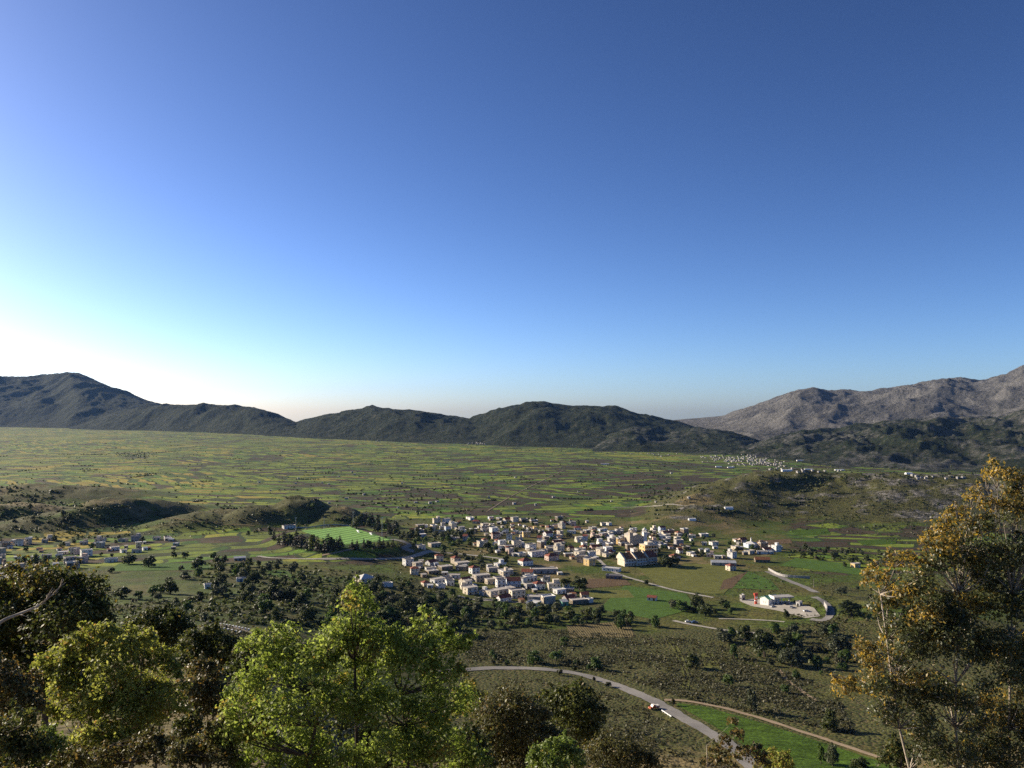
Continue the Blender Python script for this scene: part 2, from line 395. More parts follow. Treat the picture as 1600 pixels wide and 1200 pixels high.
def mountain_material():
    t = NT("mountain_scrub", 0.95, 0.05)
    n1 = t.noise(0.0035, 5, 0.6); n2 = t.noise(0.030, 8, 0.78); vv = t.voro(0.055, rnd=1.0)
    wood = t.ramp(n2, [(0.32, (.012, .017, .010)), (0.52, (.027, .032, .017)), (0.62, (.064, .062, .040)), (0.72, (.140, .128, .102))])
    wood = t.mix(t.math('LESS_THAN', vv, 0.33), wood, (.016, .026, .012))
    bare = t.ramp(t.noise(0.010, 7, 0.70), [(0.3, (.078, .074, .069)), (0.5, (.120, .115, .108)), (0.7, (.180, .172, .162))])
    bare = t.mix(t.math('MULTIPLY', t.math('LESS_THAN', vv, 0.28), 0.55), bare, (.045, .048, .030))
    j = t.math('ADD', t.attr('bare'), t.math('MULTIPLY_ADD', n1, 0.9, -0.45))
    j = t.math('ADD', j, t.math('MULTIPLY_ADD', n2, 0.9, -0.45))
    c = t.mix(t.ramp(j, [(0.38, 0.0), (0.62, 1.0)]), wood, bare)
    t.col(c)
    t.bump(t.math('ADD', t.math('MULTIPLY', n2, 22.0), t.math('MULTIPLY', vv, -6.0)), 0.8, 1.0)
    return t.m
# ------------------------------------------------------------------ the ground sheet and the mountains
M_GROUND = ground_material(); M_MOUNT = mountain_material()
def build_ground():
    inner = np.linspace(-38.5, 38.5, 1120)
    outer = np.concatenate([np.linspace(39.2, 180, 90)])
    ang = np.radians(np.concatenate([-outer[::-1], inner, outer[:-1]]))
    rr = np.concatenate([np.geomspace(1.0, 150, 260), np.geomspace(151.5, 1500, 300)[:], np.arange(1512, 2000, 12), np.arange(2015, 10400, 20.0), np.geomspace(10500, 16000, 24)])
    na, nr = len(ang), len(rr)
    A, R = np.meshgrid(ang, rr, indexing='ij')
    # rings follow forward distance inside the view
    S = R / np.cos(np.clip(A, -0.61, 0.61))
    X = np.sin(A) * S; Y = np.cos(A) * S
    Z, q = terrain(X.ravel(), Y.ravel(), True)
    Z[:] = Z
    global GRID
    GRID = (inner[0], inner[1] - inner[0], 90, rr, Z.reshape(na, nr))
    V = np.stack([X.ravel(), Y.ravel(), Z], 1)
    D, U, hill, sr, lab, tt = q['D'], q['U'], q['hill'], q['sr'], q['lab'], q['t']
    x, y = V[:, 0], V[:, 1]
    # land cover
    isl = sstep(950, 780, D)
    nn = fbm(x / 60, y / 60, 4, 201); nl = fbm(x / 220, y / 220, 3, 205)
    hl = np.clip(hill / 10, 0, 1)
    field = np.clip(1 - hl * 1.3, 0, 1) * sstep(620, 860, D)
    scrub = np.clip(0.30 + 0.75 * nn, 0, 1) * isl
    # brushy land either side of the road
    brushy = sstep(640, 720, U) * sstep(270, 300, D) * sstep(560, 520, D)
    scrub = np.maximum(scrub * sstep(800, 700, D), brushy * np.clip(0.80 + 0.55 * nn, 0, 1))
    scrub = np.where(D < 260, np.clip(.35 + nn, 0, .8), scrub)
    srw = np.clip(sr / 9, 0, 1)
    scrub = np.maximum(scrub, srw * np.clip(0.95 + 0.5 * nl, 0, 1))
    dry = np.clip(hl * (1 - srw) * np.clip(0.36 + 0.9 * nl + 0.4 * nn, 0, 1), 0, 1)
    scrub = np.maximum(scrub, hl * (1 - srw) * np.clip(.62 + .8 * nn, 0, 1) * sstep(760, 860, D))
    dry = np.maximum(dry, sstep(80, 20, D) * np.clip(.35 + .5 * nn, 0, 1))
    cut = np.exp(-(((U - 1085) / 32) ** 2 + ((D - 1190) / 45) ** 2)) 
    dry = np.maximum(dry, cut * 1.2)
    dry = np.maximum(dry, sstep(330, 250, D) * np.clip(.75 + .4 * nn, 0, 1))
    vill = sstep(560, 680, U) * sstep(1290, 1180, U) * sstep(660, 720, D) * sstep(1190, 1100, D)
    field = field * (1 - .85 * vill); dry = np.maximum(dry, vill * np.clip(.42 + .5 * nn, 0, 1))
    rock = srw * np.clip(0.36 + 1.0 * fbm(x / 40, y / 40, 4, 209) + .2 * sstep(1320, 1420, U), 0, 1) * 0.85
    rock = np.maximum(rock, sstep(60, 15, D) * np.clip(.1 + .8 * fbm(x / 6, y / 6, 3, 215), 0, 1))
    plough = np.clip(sstep(420, 900, U) * sstep(3200, 1300, D) * 0.45 + 0.25 * sstep(500, 1000, U) * sstep(4000, 2000, D) - 0.35 * sstep(500, 0, U), -0.3, 1) + 0.25 * fbm(x / 500, y / 500, 2, 218)
    far_bare = -0.06 + np.select([lab == RN.index('grey'), lab == RN.index('dark_right'), lab == RN.index('knoll'), lab == RN.index('peaked'), lab == RN.index('far_left')], [0.55 + 0.55 * tt, 0.47, 0.42, 0.20, 0.22], 0.02)
    i, j = np.meshgrid(np.arange(na), np.arange(nr - 1), indexing='ij')
    i2 = (i + 1) % na
    Fq = np.stack([i * nr + j, i * nr + j + 1, i2 * nr + j + 1, i2 * nr + j], -1).reshape(-1, 4)
    fl = lab[Fq]
    fl = np.where((fl >= 0).sum(1) >= 2, fl.max(1), -1)
    names = {-1: 'ground', RN.index('far_left'): 'mountain', RN.index('near_left'): 'hills', RN.index('middle'): 'hills', RN.index('peaked'): 'mountain', RN.index('knoll'): 'hills', RN.index('grey'): 'mountain', RN.index('dark_right'): 'hills'}
    labels = {RN.index('far_left'): ('long hazy mountain with a stepped summit beyond the farmed plain', 'mountain'), RN.index('near_left'): ('dark wooded ridge sloping down to the first saddle', 'hill'), RN.index('middle'): ('low dark wooded hill between the two saddles', 'hill'),
              RN.index('peaked'): ('dark mountain with a small pointed summit behind the plain', 'mountain'), RN.index('knoll'): ('scrubby knolls with pale rocks at the foot of the pointed mountain', 'hill'), RN.index('grey'): ('bare grey mountain cut by gullies', 'mountain'), RN.index('dark_right'): ('dark rocky foothills below the bare grey mountain', 'hill')}
    used = np.zeros(len(V), np.int64)
    for L in [-1] + list(range(len(RN))):
        fm = Fq[fl == L]
        if len(fm) == 0: continue
        ids = np.unique(fm); used[ids] = np.arange(len(ids))
        at = dict(field=field[ids], scrub=scrub[ids], dry=dry[ids], rock=rock[ids], plough=plough[ids]) if L == -1 else dict(bare=far_bare[ids])
        me = np_mesh(names[L], V[ids], used[fm][:, ::-1], M_GROUND if L == -1 else M_MOUNT, True, at)
        o = link(names[L], me)
        if L == -1: tag(o, 'green farmed plain and scrubby hillside below the viewpoint', 'ground', kind='structure')
        else: tag(o, labels[L][0], labels[L][1], kind='structure')
build_ground()

def _cells(x, y):
    r, az, D, U = polar(np.asarray(x, float), np.asarray(y, float))
    a0, da, off, rr, Z = GRID
    fi = np.clip((np.degrees(az) - a0) / da, 0, 1118.99) + off
    fj = np.clip(np.interp(D, rr, np.arange(len(rr))), 0, len(rr) - 1.001)
    return fi, fj
def ground_z(x, y):
    fi, fj = _cells(x, y); Z = GRID[4]
    i = fi.astype(int); j = fj.astype(int); a = fi - i; b = fj - j
    return (Z[i, j] * (1 - a) + Z[i + 1, j] * a) * (1 - b) + (Z[i, j + 1] * (1 - a) + Z[i + 1, j + 1] * a) * b
def gz(x, y): return float(ground_z(np.array([x]), np.array([y]))[0])
def hit(px, py, dmin=150.0):
    """where the photo's line of sight through (px, py) meets the ground"""
    a0, da, off, rr, Z = GRID
    az = math.degrees(math.atan((px - 800) / F)); f = min(max((az - a0) / da, 0), 1118.9); i = int(f) + off; a = f - int(f)
    zc = Z[i] * (1 - a) + Z[i + 1] * a
    cp, sp = math.cos(PITCH), math.sin(PITCH)
    row = 600 - F * (-sp * rr + cp * (zc - EYE)) / (cp * rr + sp * (zc - EYE))
    row = np.where(rr < dmin, 9999, row)
    k = int(np.argmax(row <= py))
    if k == 0: k = len(rr) - 1
    r0, r1 = row[k - 1], row[k]
    t = 0.0 if r0 > 9000 or r0 == r1 else min(max((r0 - py) / (r0 - r1), 0), 1)
    D = rr[k - 1] * (1 - t) + rr[k] * t if r0 < 9000 else rr[k]
    x = (px - 800) / F * D
    return Vector((x, D, gz(x, D)))
def air(px, py, D):
    """the point at forward distance D seen at (px, py)"""
    dx = (px - 800) / F; dy = -(py - 600) / F
    cp, sp = math.cos(PITCH), math.sin(PITCH)
    return Vector((dx / (cp - sp * dy) * D, D, EYE + (sp + cp * dy) / (cp - sp * dy) * D))
# ------------------------------------------------------------------ builders: boxes, tubes, leaf clouds
class MB:
    """collects boxes, prisms and tubes; build() links them as one mesh object"""
    def __init__(s): s.v = []; s.f = []
    def add(s, vs, fs):
        k = len(s.v); s.v += [tuple(p) for p in vs]; s.f += [tuple(i + k for i in f) for f in fs]; return s
    def box(s, x0, x1, y0, y1, z0, z1):
        return s.add([(x0, y0, z0), (x1, y0, z0), (x1, y1, z0), (x0, y1, z0), (x0, y0, z1), (x1, y0, z1), (x1, y1, z1), (x0, y1, z1)],
                     [(3, 2, 1, 0), (4, 5, 6, 7), (0, 1, 5, 4), (1, 2, 6, 5), (2, 3, 7, 6), (3, 0, 4, 7)])
    def prism(s, prof, axis, a, b):
        """extrude a closed 2-D profile along axis 'x' or 'y' from a to b"""
        n = len(prof)
        mk = (lambda t, p: (t, p[0], p[1])) if axis == 'x' else (lambda t, p: (p[0], t, p[1]))
        return s.add([mk(a, p) for p in prof] + [mk(b, p) for p in prof], [tuple(range(n))[::-1], tuple(range(n, 2 * n))] + [(i, (i + 1) % n, n + (i + 1) % n, n + i) for i in range(n)])
    def tube(s, pts, rad, n=6):
        pts = [Vector(p) for p in pts]; vs = []; fs = []
        for i, p in enumerate(pts):
            d = (pts[min(i + 1, len(pts) - 1)] - pts[max(i - 1, 0)]).normalized()
            a = d.cross(Vector((0.31, 0.2, 0.93))); a = a.normalized() if a.length > 1e-4 else Vector((1, 0, 0)); b = d.cross(a)
            r = rad[i] if hasattr(rad, '__len__') else rad
            vs += [p + a * (r * math.cos(2 * math.pi * k / n)) + b * (r * math.sin(2 * math.pi * k / n)) for k in range(n)]
        for i in range(len(pts) - 1):
            fs += [(i * n + k, i * n + (k + 1) % n, (i + 1) * n + (k + 1) % n, (i + 1) * n + k) for k in range(n)]
        fs += [tuple(range(n))[::-1], tuple(range((len(pts) - 1) * n, len(pts) * n))]
        return s.add(vs, fs)
    def cone(s, c, r, z0, z1, n=10, r1=0.0):
        vs = [(c[0] + r * math.cos(2 * math.pi * k / n), c[1] + r * math.sin(2 * math.pi * k / n), z0) for k in range(n)]
        vs += [(c[0] + r1 * math.cos(2 * math.pi * k / n), c[1] + r1 * math.sin(2 * math.pi * k / n), z1) for k in range(n)]
        return s.add(vs, [tuple(range(n))[::-1], tuple(range(n, 2 * n))] + [(k, (k + 1) % n, n + (k + 1) % n, n + k) for k in range(n)])
    def mesh(s, name, mat, smooth=False):
        me = bpy.data.meshes.new(name); me.from_pydata(s.v, [], s.f); me.materials.append(mat)
        if smooth: me.polygons.foreach_set("use_smooth", np.ones(len(me.polygons), bool))
        me.update(); return me
    def build(s, name, mat, parent=None, loc=None, rz=0, smooth=False): return link(name, s.mesh(name, mat, smooth), parent, loc, rz)

def empty(name, loc, rz=0.0):
    o = bpy.data.objects.new(name, None); o.empty_display_size = 0.5; col.objects.link(o); o.location = loc; o.rotation_euler = (0, 0, rz); return o

def leaf_arrays(C, N, size, rng, asp=0.62, cup=0.0):
    """diamond leaves centred at C facing N"""
    n = len(C)
    N = N / np.maximum(np.linalg.norm(N, axis=1, keepdims=True), 1e-6)
    A = np.cross(N, rng.normal(size=(n, 3))); A /= np.maximum(np.linalg.norm(A, axis=1, keepdims=True), 1e-6)
    B = np.cross(N, A)
    s = (size * rng.uniform(0.45, 1.5, n))[:, None] * 0.5
    V = np.stack([C - A * s, C - B * s * asp + A * s * 0.15, C + A * s, C + B * s * asp + A * s * 0.15], 1).reshape(-1, 3)
    return V, np.arange(n * 4, dtype=np.int32).reshape(-1, 4)

def blob_leaves(blobs, n, rng, shell=0.55, up=0.35, rough=0.25):
    """leaf centres and normals spread through a set of lumps (x, y, z, rx, ry, rz)"""
    b = np.array(blobs, float); wgt = b[:, 3] * b[:, 5] + b[:, 3] * b[:, 4]; wgt /= wgt.sum()
    k = rng.choice(len(b), n, p=wgt)
    d = rng.normal(size=(n, 3)); d /= np.linalg.norm(d, axis=1, keepdims=True)
    d[:, 2] = np.where(d[:, 2] < -0.55, -d[:, 2], d[:, 2])
    rad = rng.uniform(shell ** 2, 1.0, n) ** 0.5 * (1 + rough * rng.normal(size=n) * 0.4)
    C = b[k, :3] + d * b[k, 3:6] * rad[:, None]
    N = d + rng.normal(size=(n, 3)) * 0.75 + np.array([0, 0, up])
    return C, N, k

def leaf_mat(name, stops, warm=None, transl=0.28, rough=0.55, spec=0.25, scale=0.8, objvar=0.0):
    t = NT(name, rough, spec)
    f = t.math('ADD', t.math('MULTIPLY', t.attr('tone'), 0.75), t.math('MULTIPLY', t.noise(scale, 2, 0.6), 0.45))
    if objvar: f = t.math('ADD', f, t.math('MULTIPLY_ADD', t.objrand(), objvar, -objvar * 0.5))
    c = t.ramp(f, stops)
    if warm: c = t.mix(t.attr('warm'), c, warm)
    t.col(c)
    tr = t.n("ShaderNodeBsdfTranslucent"); t.ln(c, tr.inputs[0])
    hs = t.n("ShaderNodeHueSaturation"); hs.inputs["Value"].default_value = 1.6; hs.inputs["Saturation"].default_value = 1.1; t.ln(c, hs.inputs["Color"]); t.ln(hs.outputs[0], tr.inputs[0])
    mx = t.n("ShaderNodeMixShader"); mx.inputs[0].default_value = transl
    t.ln(t.b.outputs[0], mx.inputs[1]); t.ln(tr.outputs[0], mx.inputs[2]); t.ln(mx.outputs[0], t.t.nodes["Material Output"].inputs["Surface"])
    return t.m

L_OAK = leaf_mat("oak_foliage", [(0.2, (.020, .028, .009)), (0.55, (.048, .062, .017)), (0.95, (.110, .118, .034))], scale=0.5, objvar=0.35)
L_GREEN = leaf_mat("green_foliage", [(0.2, (.030, .052, .012)), (0.55, (.065, .105, .022)), (0.95, (.120, .170, .040))], scale=0.5, objvar=0.3)
L_OLIVE = leaf_mat("olive_foliage", [(0.2, (.038, .046, .024)), (0.55, (.075, .085, .045)), (0.95, (.135, .145, .085))], scale=0.5, objvar=0.3)
L_PINE = leaf_mat("pine_foliage", [(0.2, (.016, .020, .012)), (0.6, (.034, .036, .018)), (0.95, (.075, .056, .032))], scale=0.4, transl=0.12, objvar=0.2)
L_SCRUB = leaf_mat("scrub_foliage", [(0.2, (.030, .034, .016)), (0.55, (.062, .062, .028)), (0.95, (.110, .098, .048))], scale=0.5, objvar=0.4)
M_BARK = plain_mat("bark", (.085, .066, .050), 0.9, 0.3, 3.0)
M_PALE_BARK = plain_mat("pale_bark", (.34, .29, .23), 0.85, 0.25, 6.0)

def tree_protos(kind, count, seed):
    """unit-size prototypes: crown about 1 wide; returns [(trunk mesh or None, crown mesh)]"""
    out = []
    for q in range(count):
        rng = np.random.default_rng(seed + q)
        if kind == 'pine':
            h = 1.9; bl = [(rng.normal() * .03, rng.normal() * .03, h * (0.12 + 0.82 * t), *(max(0.06, 0.5 * (1 - t) ** 0.8 * rng.uniform(.85, 1.15)),) * 2, 0.17) for t in np.linspace(0, 1, 8)]
            n, sz, mat, tb = 520, 0.13, L_PINE, 0.3
        elif kind == 'shrub':
            bl = [(rng.uniform(-.3, .3), rng.uniform(-.3, .3), rng.uniform(.12, .32), rng.uniform(.18, .3), rng.uniform(.18, .3), rng.uniform(.16, .28)) for _ in range(5)]
            n, sz, mat, tb = 300, 0.13, L_SCRUB, None
        else:
            bl = [(0, 0, .50, .36, .36, .36)]
            for k in range(rng.integers(10, 14)):
                a = k * 2.4 + rng.uniform(0, 1); zz = rng.uniform(.18, .92); rr_ = rng.uniform(.20, .36) * (1.1 - .45 * abs(zz - .42) / .5)
                bl.append((rr_ * math.cos(a), rr_ * math.sin(a), zz, *(rng.uniform(.12, .22),) * 2, rng.uniform(.11, .19)))
            n, sz, tb = 1150, 0.095, 0.36
            mat = {'oak': L_OAK, 'leafy': L_GREEN, 'olive': L_OLIVE}[kind]
        C, N, k = blob_leaves(bl, n, rng, 0.5)
        V, Fc = leaf_arrays(C, N, sz, rng, 0.8)
        tone = np.repeat(np.clip(rng.normal(.45, .17, n) + rng.normal(0, .1, len(bl))[k], 0, 1), 4)
        crown = np_mesh(kind + "_crown", V, Fc, mat, False, {'tone': tone})
        tr = None
        if tb:
            m = MB(); m.tube([(0, 0, -0.35), (0.01, 0, .2), (rng.normal() * .03, rng.normal() * .03, tb), (0, 0, tb + .35)], [.055, .045, .035, .015], 5)
            for k in range(4):
                a = rng.uniform(0, 6.28); m.tube([(0, 0, tb * .6), (.13 * math.cos(a), .13 * math.sin(a), tb * .6 + .16), (.26 * math.cos(a), .26 * math.sin(a), tb * .6 + .3)], [.022, .016, .006], 4)
            tr = m.mesh("trunk", M_BARK)
        out.append((tr, crown))
    return out
PROTO = {k: tree_protos(k, c, 50 + 10 * i) for i, (k, c) in enumerate([('oak', 6), ('leafy', 5), ('olive', 4), ('pine', 4), ('shrub', 5)])}
KNAME = {'oak': 'oak_tree', 'leafy': 'leafy_tree', 'olive': 'olive_tree', 'pine': 'pine_tree', 'shrub': 'shrub'}
TREES = []
def place_tree(kind, x, y, width, height=None, label=None, group=None):
    """a copy of a prototype: the thing and each of its parts"""
    tr, cr = PROTO[kind][int(RNG.integers(len(PROTO[kind])))]
    unit = 1.9 if kind == 'pine' else (0.55 if kind == 'shrub' else 1.15)
    h = height or width * unit * 0.95
    sc = (width, width, h / unit)
    z = gz(x, y) - 0.03 * h
    if tr is None:
        o = link(KNAME[kind], cr)
    else:
        o = empty(KNAME[kind], (x, y, z))
        link("trunk", tr, o); link("crown", cr, o)
    o.location = (x, y, z); o.scale = sc; o.rotation_euler = (0, 0, float(RNG.uniform(0, 6.28)))
    tag(o, label, 'bush' if kind == 'shrub' else 'tree', group)
    TREES.append((o, kind, width))
    return o

# ------------------------------------------------------------------ labels that point: nearest landmark, side and order
MARKS = []
def mark(phrase, p): MARKS.append((phrase, Vector((p[0], p[1], 0))))
ORD = ['first', 'second', 'third', 'fourth', 'fifth', 'sixth', 'seventh', 'eighth', 'ninth', 'tenth', 'eleventh', 'twelfth', 'thirteenth', 'fourteenth', 'fifteenth', 'sixteenth', 'seventeenth', 'eighteenth', 'nineteenth', 'twentieth']
def label_all(items):
    """items: (object, description, group); writes «<description>, <order> <side> <landmark>»"""
    rows = {}
    for o, desc, group in items:
        p = Vector((o.location.x, o.location.y, 0))
        ph, mp = min(MARKS, key=lambda m: (m[1] - p).length)
        d = p - mp
        side = ('behind' if d.y > 0 else 'in front of') if abs(d.y) > 1.5 * abs(d.x) else ('sunward of' if d.x < 0 else 'shadeward of')
        rows.setdefault((desc, side, ph), []).append((d.length, o, group))
    for (desc, side, ph), l in rows.items():
        l.sort(key=lambda r: r[0])
        for k, (_, o, group) in enumerate(l):
            o['label'] = "%s, %s%s %s" % (desc, '' if len(l) == 1 else ORD[min(k, 19)] + ' ', side, ph)
            if group: o['group'] = group
# ------------------------------------------------------------------ roads, tracks, fields, pitch
def asphalt(name, c):
    t = NT(name, 0.9, 0.2); n = t.ramp(t.noise(0.45, 5, 0.7), [(0.42, 0.0), (0.62, 1.0)]); n2 = t.ramp(t.noise(0.07, 4, 0.65), [(0.35, 0.0), (0.65, 1.0)])
    t.col(t.mix(n2, tuple(v * .82 for v in c), tuple(v * 1.1 for v in c))); t.col(t.mix(t.math('MULTIPLY', n, 0.35), t.mix(n2, tuple(v * .82 for v in c), tuple(v * 1.12 for v in c)), tuple(v * .6 for v in c)))
    return t.m
M_ROAD = asphalt("worn_asphalt", (.225, .210, .190)); M_DIRT = asphalt("dirt", (.300, .225, .145)); M_VERGE = asphalt("dusty_verge", (.190, .150, .095)); M_PALE = asphalt("pale_concrete", (.36, .33, .28))

def smooth_line(pts, n):
    pts = [Vector(p) for p in pts]; out = []
    P_ = [pts[0] * 2 - pts[1]] + pts + [pts[-1] * 2 - pts[-2]]
    for i in range(1, len(P_) - 2):
        a, b, c, d = P_[i - 1:i + 3]
        for k in range(n):
            t = k / n; out.append(0.5 * ((2 * b) + (c - a) * t + (2 * a - 5 * b + 4 * c - d) * t * t + (3 * b - a - 3 * c + d) * t ** 3))
    return out + [pts[-1]]

def ribbon(name, pxs, width, mat, lift=0.2, label=None, n=10, verge=0.0):
    pts = [hit(*p) for p in pxs]; pts = [Vector((p.x, p.y, 0)) for p in pts]
    L = smooth_line(pts, n); vs = []; fs = []
    off = [-0.5, -0.17, 0.17, 0.5]
    for i, p in enumerate(L):
        d = (L[min(i + 1, len(L) - 1)] - L[max(i - 1, 0)]); d.normalize(); nrm = Vector((-d.y, d.x, 0))
        wv = width * (1 + 0.08 * math.sin(i * 0.9) + 0.06 * math.sin(i * 2.3))
        for o in off:
            q = p + nrm * (o * wv); vs.append((q.x, q.y, gz(q.x, q.y) + lift))
    for i in range(len(L) - 1):
        for k in range(3): fs.append((i * 4 + k, i * 4 + k + 1, i * 4 + 5 + k, i * 4 + 4 + k))
    me = np_mesh(name, vs, fs, mat, True)
    o = link(name, me); tag(o, label, None, None, 'structure'); return o, L

def patch(name, left, right, mat, lift=0.12, n=22, m=22, label=None):
    """a draped sheet between two photo outlines"""
    def res(pl):
        pl = np.array(pl, float); s = np.concatenate([[0], np.cumsum(np.hypot(*np.diff(pl, axis=0).T))]); t = np.linspace(0, s[-1], n)
        return np.stack([np.interp(t, s, pl[:, 0]), np.interp(t, s, pl[:, 1])], 1)
    a, b = res(left), res(right); vs = []
    for i in range(n):
        for j in range(m):
            q = a[i] + (b[i] - a[i]) * j / (m - 1); p = hit(*q); vs.append((p.x, p.y, p.z + lift))
    fs = [(i * m + j, i * m + j + 1, i * m + m + j + 1, i * m + m + j) for i in range(n - 1) for j in range(m - 1)]
    me = np_mesh(name, vs, fs, mat, True)
    c = np.mean(np.array(vs), 0)
    o = link(name, me); tag(o, label, None, None, 'structure'); return o, c

def field_mat(name, a, b, rows=0.0, rot=0.0, scale=0.05, contrast=0.5):
    t = NT(name, 0.95, 0.08)
    c = t.mix(t.noise(scale, 5, 0.65), a, b)
    g = t.noise(0.9, 4, 0.7)
    c = t.mix(contrast, c, t.ramp(g, [(0.34, (.18, .18, .18)), (0.66, (.80, .80, .74))]), 'OVERLAY')
    g2 = t.noise(0.16, 5, 0.7, t.map((1, 2.6, 1), (0, 0, 0.5)))
    c = t.mix(contrast, c, t.ramp(g2, [(0.36, (.24, .24, .24)), (0.64, (.74, .72, .60))]), 'OVERLAY')
    h = g
    if rows:
        w = t.n("ShaderNodeTexWave"); w.inputs["Scale"].default_value = rows; w.inputs["Distortion"].default_value = 1.5; w.inputs["Detail"].default_value = 2
        t.ln(t.map((1, 1, 0), (0, 0, rot)), w.inputs["Vector"]); c = t.mix(0.28, c, w.outputs["Color"], 'OVERLAY'); h = t.math('ADD', g, w.outputs["Fac"])
    t.col(c); t.bump(h, 0.5, 0.5); return t.m
F_BRIGHT = field_mat("bright_crop", (.034, .068, .010), (.068, .118, .016), 0, 0, 0.03, 0.9)
F_GREEN = field_mat("green_crop", (.045, .090, .018), (.085, .145, .030), 0, 0, 0.04)
F_PLOUGH = field_mat("ploughed_soil", (.105, .070, .045), (.150, .105, .066), 0.25, 0.9, 0.08)
F_STUBBLE = field_mat("dry_stubble", (.120, .098, .052), (.165, .135, .070), 0.3, 0.2, 0.1)
F_TURF = field_mat("pitch_turf", (.140, .275, .066), (.215, .375, .105), 0.03, 0.55, 0.03, 0.3)
F_GOLD = field_mat("dry_meadow", (.095, .105, .030), (.150, .150, .045), 0, 0, 0.03)

ribbon("road", [(690, 1051), (722, 1047), (780, 1044), (850, 1046), (905, 1054), (955, 1069), (1000, 1087), (1040, 1108), (1090, 1137), (1150, 1178), (1190, 1215)], 6.4, M_ROAD, 0.22, "grey country road bending down past the parked pickup", verge=1.3)
ribbon("dirt_track", [(1035, 1094), (1070, 1096), (1120, 1105), (1200, 1128), (1290, 1158), (1370, 1185), (1450, 1212)], 2.6, M_DIRT, 0.22, "pale dirt track along the edge of the bright green field")
ribbon("road", [(925, 866), (936, 876), (950, 889), (970, 899), (1010, 911), (1050, 922), (1085, 929), (1112, 934)], 3.6, M_PALE, 0.25, "straight pale lane leaving the village past the three gabled houses")
ribbon("road", [(1196, 893), (1212, 900), (1232, 909), (1255, 918), (1273, 926)], 6, M_ROAD, 0.25, "grey road leading out of the village past the utility pole", verge=1.0)
ribbon("road", [(1268, 933), (1282, 940), (1291, 950), (1293, 960), (1284, 969), (1262, 968)], 5.5, M_ROAD, 0.25, "sharp road bend beside the fuel station yard", verge=1.0)
ribbon("lane", [(1120, 967), (1160, 968), (1200, 970), (1222, 972)], 2.6, M_PALE, 0.22, "narrow pale lane in the meadow below the fuel station")
ribbon("lane", [(1050, 970), (1072, 975), (1100, 980), (1130, 985), (1180, 990)], 3.6, M_PALE, 0.22, "pale lane with parked cars above the scrubby field")
ribbon("road", [(405, 869), (430, 872), (500, 873.5), (560, 873.5), (620, 873), (655, 867), (690, 864), (740, 868), (790, 874)], 5, M_PALE, 0.3, "pale road running below the bank of the football pitch")
ribbon("lane", [(505, 868), (530, 863), (557, 857)], 3.2, M_DIRT, 0.3, "short ramp climbing the bank towards the football pitch")
ribbon("lane", [(612, 843), (632, 847), (641, 852), (632, 857), (648, 862)], 5, M_ROAD, 0.3, "curved access lane at the end of the football pitch")
ribbon("dirt_track", [(716, 931), (740, 937), (772, 939), (800, 941), (832, 943)], 3.0, M_PALE, 0.25, "pale lane in front of the lowest row of houses")
ribbon("dirt_track", [(1040, 1000), (1052, 1018), (1061, 1040), (1066, 1060), (1064, 1078)], 1.1, F_GOLD, 0.2, "pair of wheel ruts crossing the scrub", 10)
ribbon("dirt_track", [(1047, 1000), (1059, 1018), (1068, 1040), (1073, 1060), (1071, 1078)], 1.1, F_GOLD, 0.2, "second grassy wheel rut crossing the scrub", 10)
ribbon("dirt_track", [(1212, 1046), (1225, 1062), (1245, 1078), (1272, 1096)], 1.8, M_DIRT, 0.2, "brown footpath through the scrub", 10)
ribbon("dirt_track", [(130, 826), (165, 822), (195, 823), (240, 812), (290, 812), (340, 818), (400, 822)], 3.0, F_STUBBLE, 0.3, "track curving round the grassy knolls")
ribbon("dirt_track", [(330, 974), (365, 980), (400, 990), (440, 999), (480, 1004)], 7, M_VERGE, 0.2, "bare earth strip under the two rows of beehives")
ribbon("lane", [(955, 793), (1000, 792), (1050, 788), (1085, 789)], 3, M_PALE, 0.35, "pale farm lane on the plain")

for k, (pts, lab) in enumerate([([(430, 762), (520, 752), (600, 741), (680, 733)], "faint farm track crossing the middle of the plain"), ([(760, 800), (800, 775), (850, 750), (880, 735)], "faint farm track running out from the village")]):
    ribbon("dirt_track", pts, 2.4, M_VERGE, 0.4, lab)
patch("field", [(1052, 1101), (1072, 1112), (1110, 1134), (1165, 1170), (1215, 1205), (1270, 1240)], [(1058, 1099), (1100, 1105), (1190, 1131), (1285, 1163), (1370, 1191), (1460, 1222)], F_BRIGHT, 0.14, 30, 22, "bright green crop field between the road and the dirt track")
patch("field", [(884, 977), (890, 997)], [(982, 971), (990, 996)], F_STUBBLE, 0.16, label="bare brown plot in the scrub")
patch("field", [(1092, 1022), (1098, 1044)], [(1110, 1020), (1124, 1048)], F_GOLD, 0.16, label="small mown clearing beside a bushy tree")
patch("field", [(990, 885), (1030, 917), (1100, 928)], [(1135, 880), (1160, 896), (1128, 928)], F_GOLD, 0.16, label="olive green meadow beside the straight lane")
patch("field", [(1165, 892), (1128, 919)], [(1200, 906), (1215, 922)], F_GREEN, 0.16, label="green meadow below the cream house")
patch("field", [(1128, 907), (1122, 922)], [(1166, 893), (1142, 919)], F_PLOUGH, 0.18, label="brown ploughed strip beside the cream house")
patch("field", [(975, 915), (950, 937), (935, 952)], [(1070, 928), (1085, 950), (1020, 968)], F_GREEN, 0.16, label="green field below the straight lane")
patch("field", [(918, 905), (912, 920)], [(975, 904), (985, 914)], F_PLOUGH, 0.18, label="dark ploughed plot near the village edge")
patch("field", [(925, 922), (900, 935)], [(980, 922), (990, 934)], F_GOLD, 0.18, label="yellowish grass plot near the village edge")
patch("field", [(1240, 872), (1215, 884)], [(1330, 882), (1350, 900)], F_GREEN, 0.2, label="long green meadow above the road")
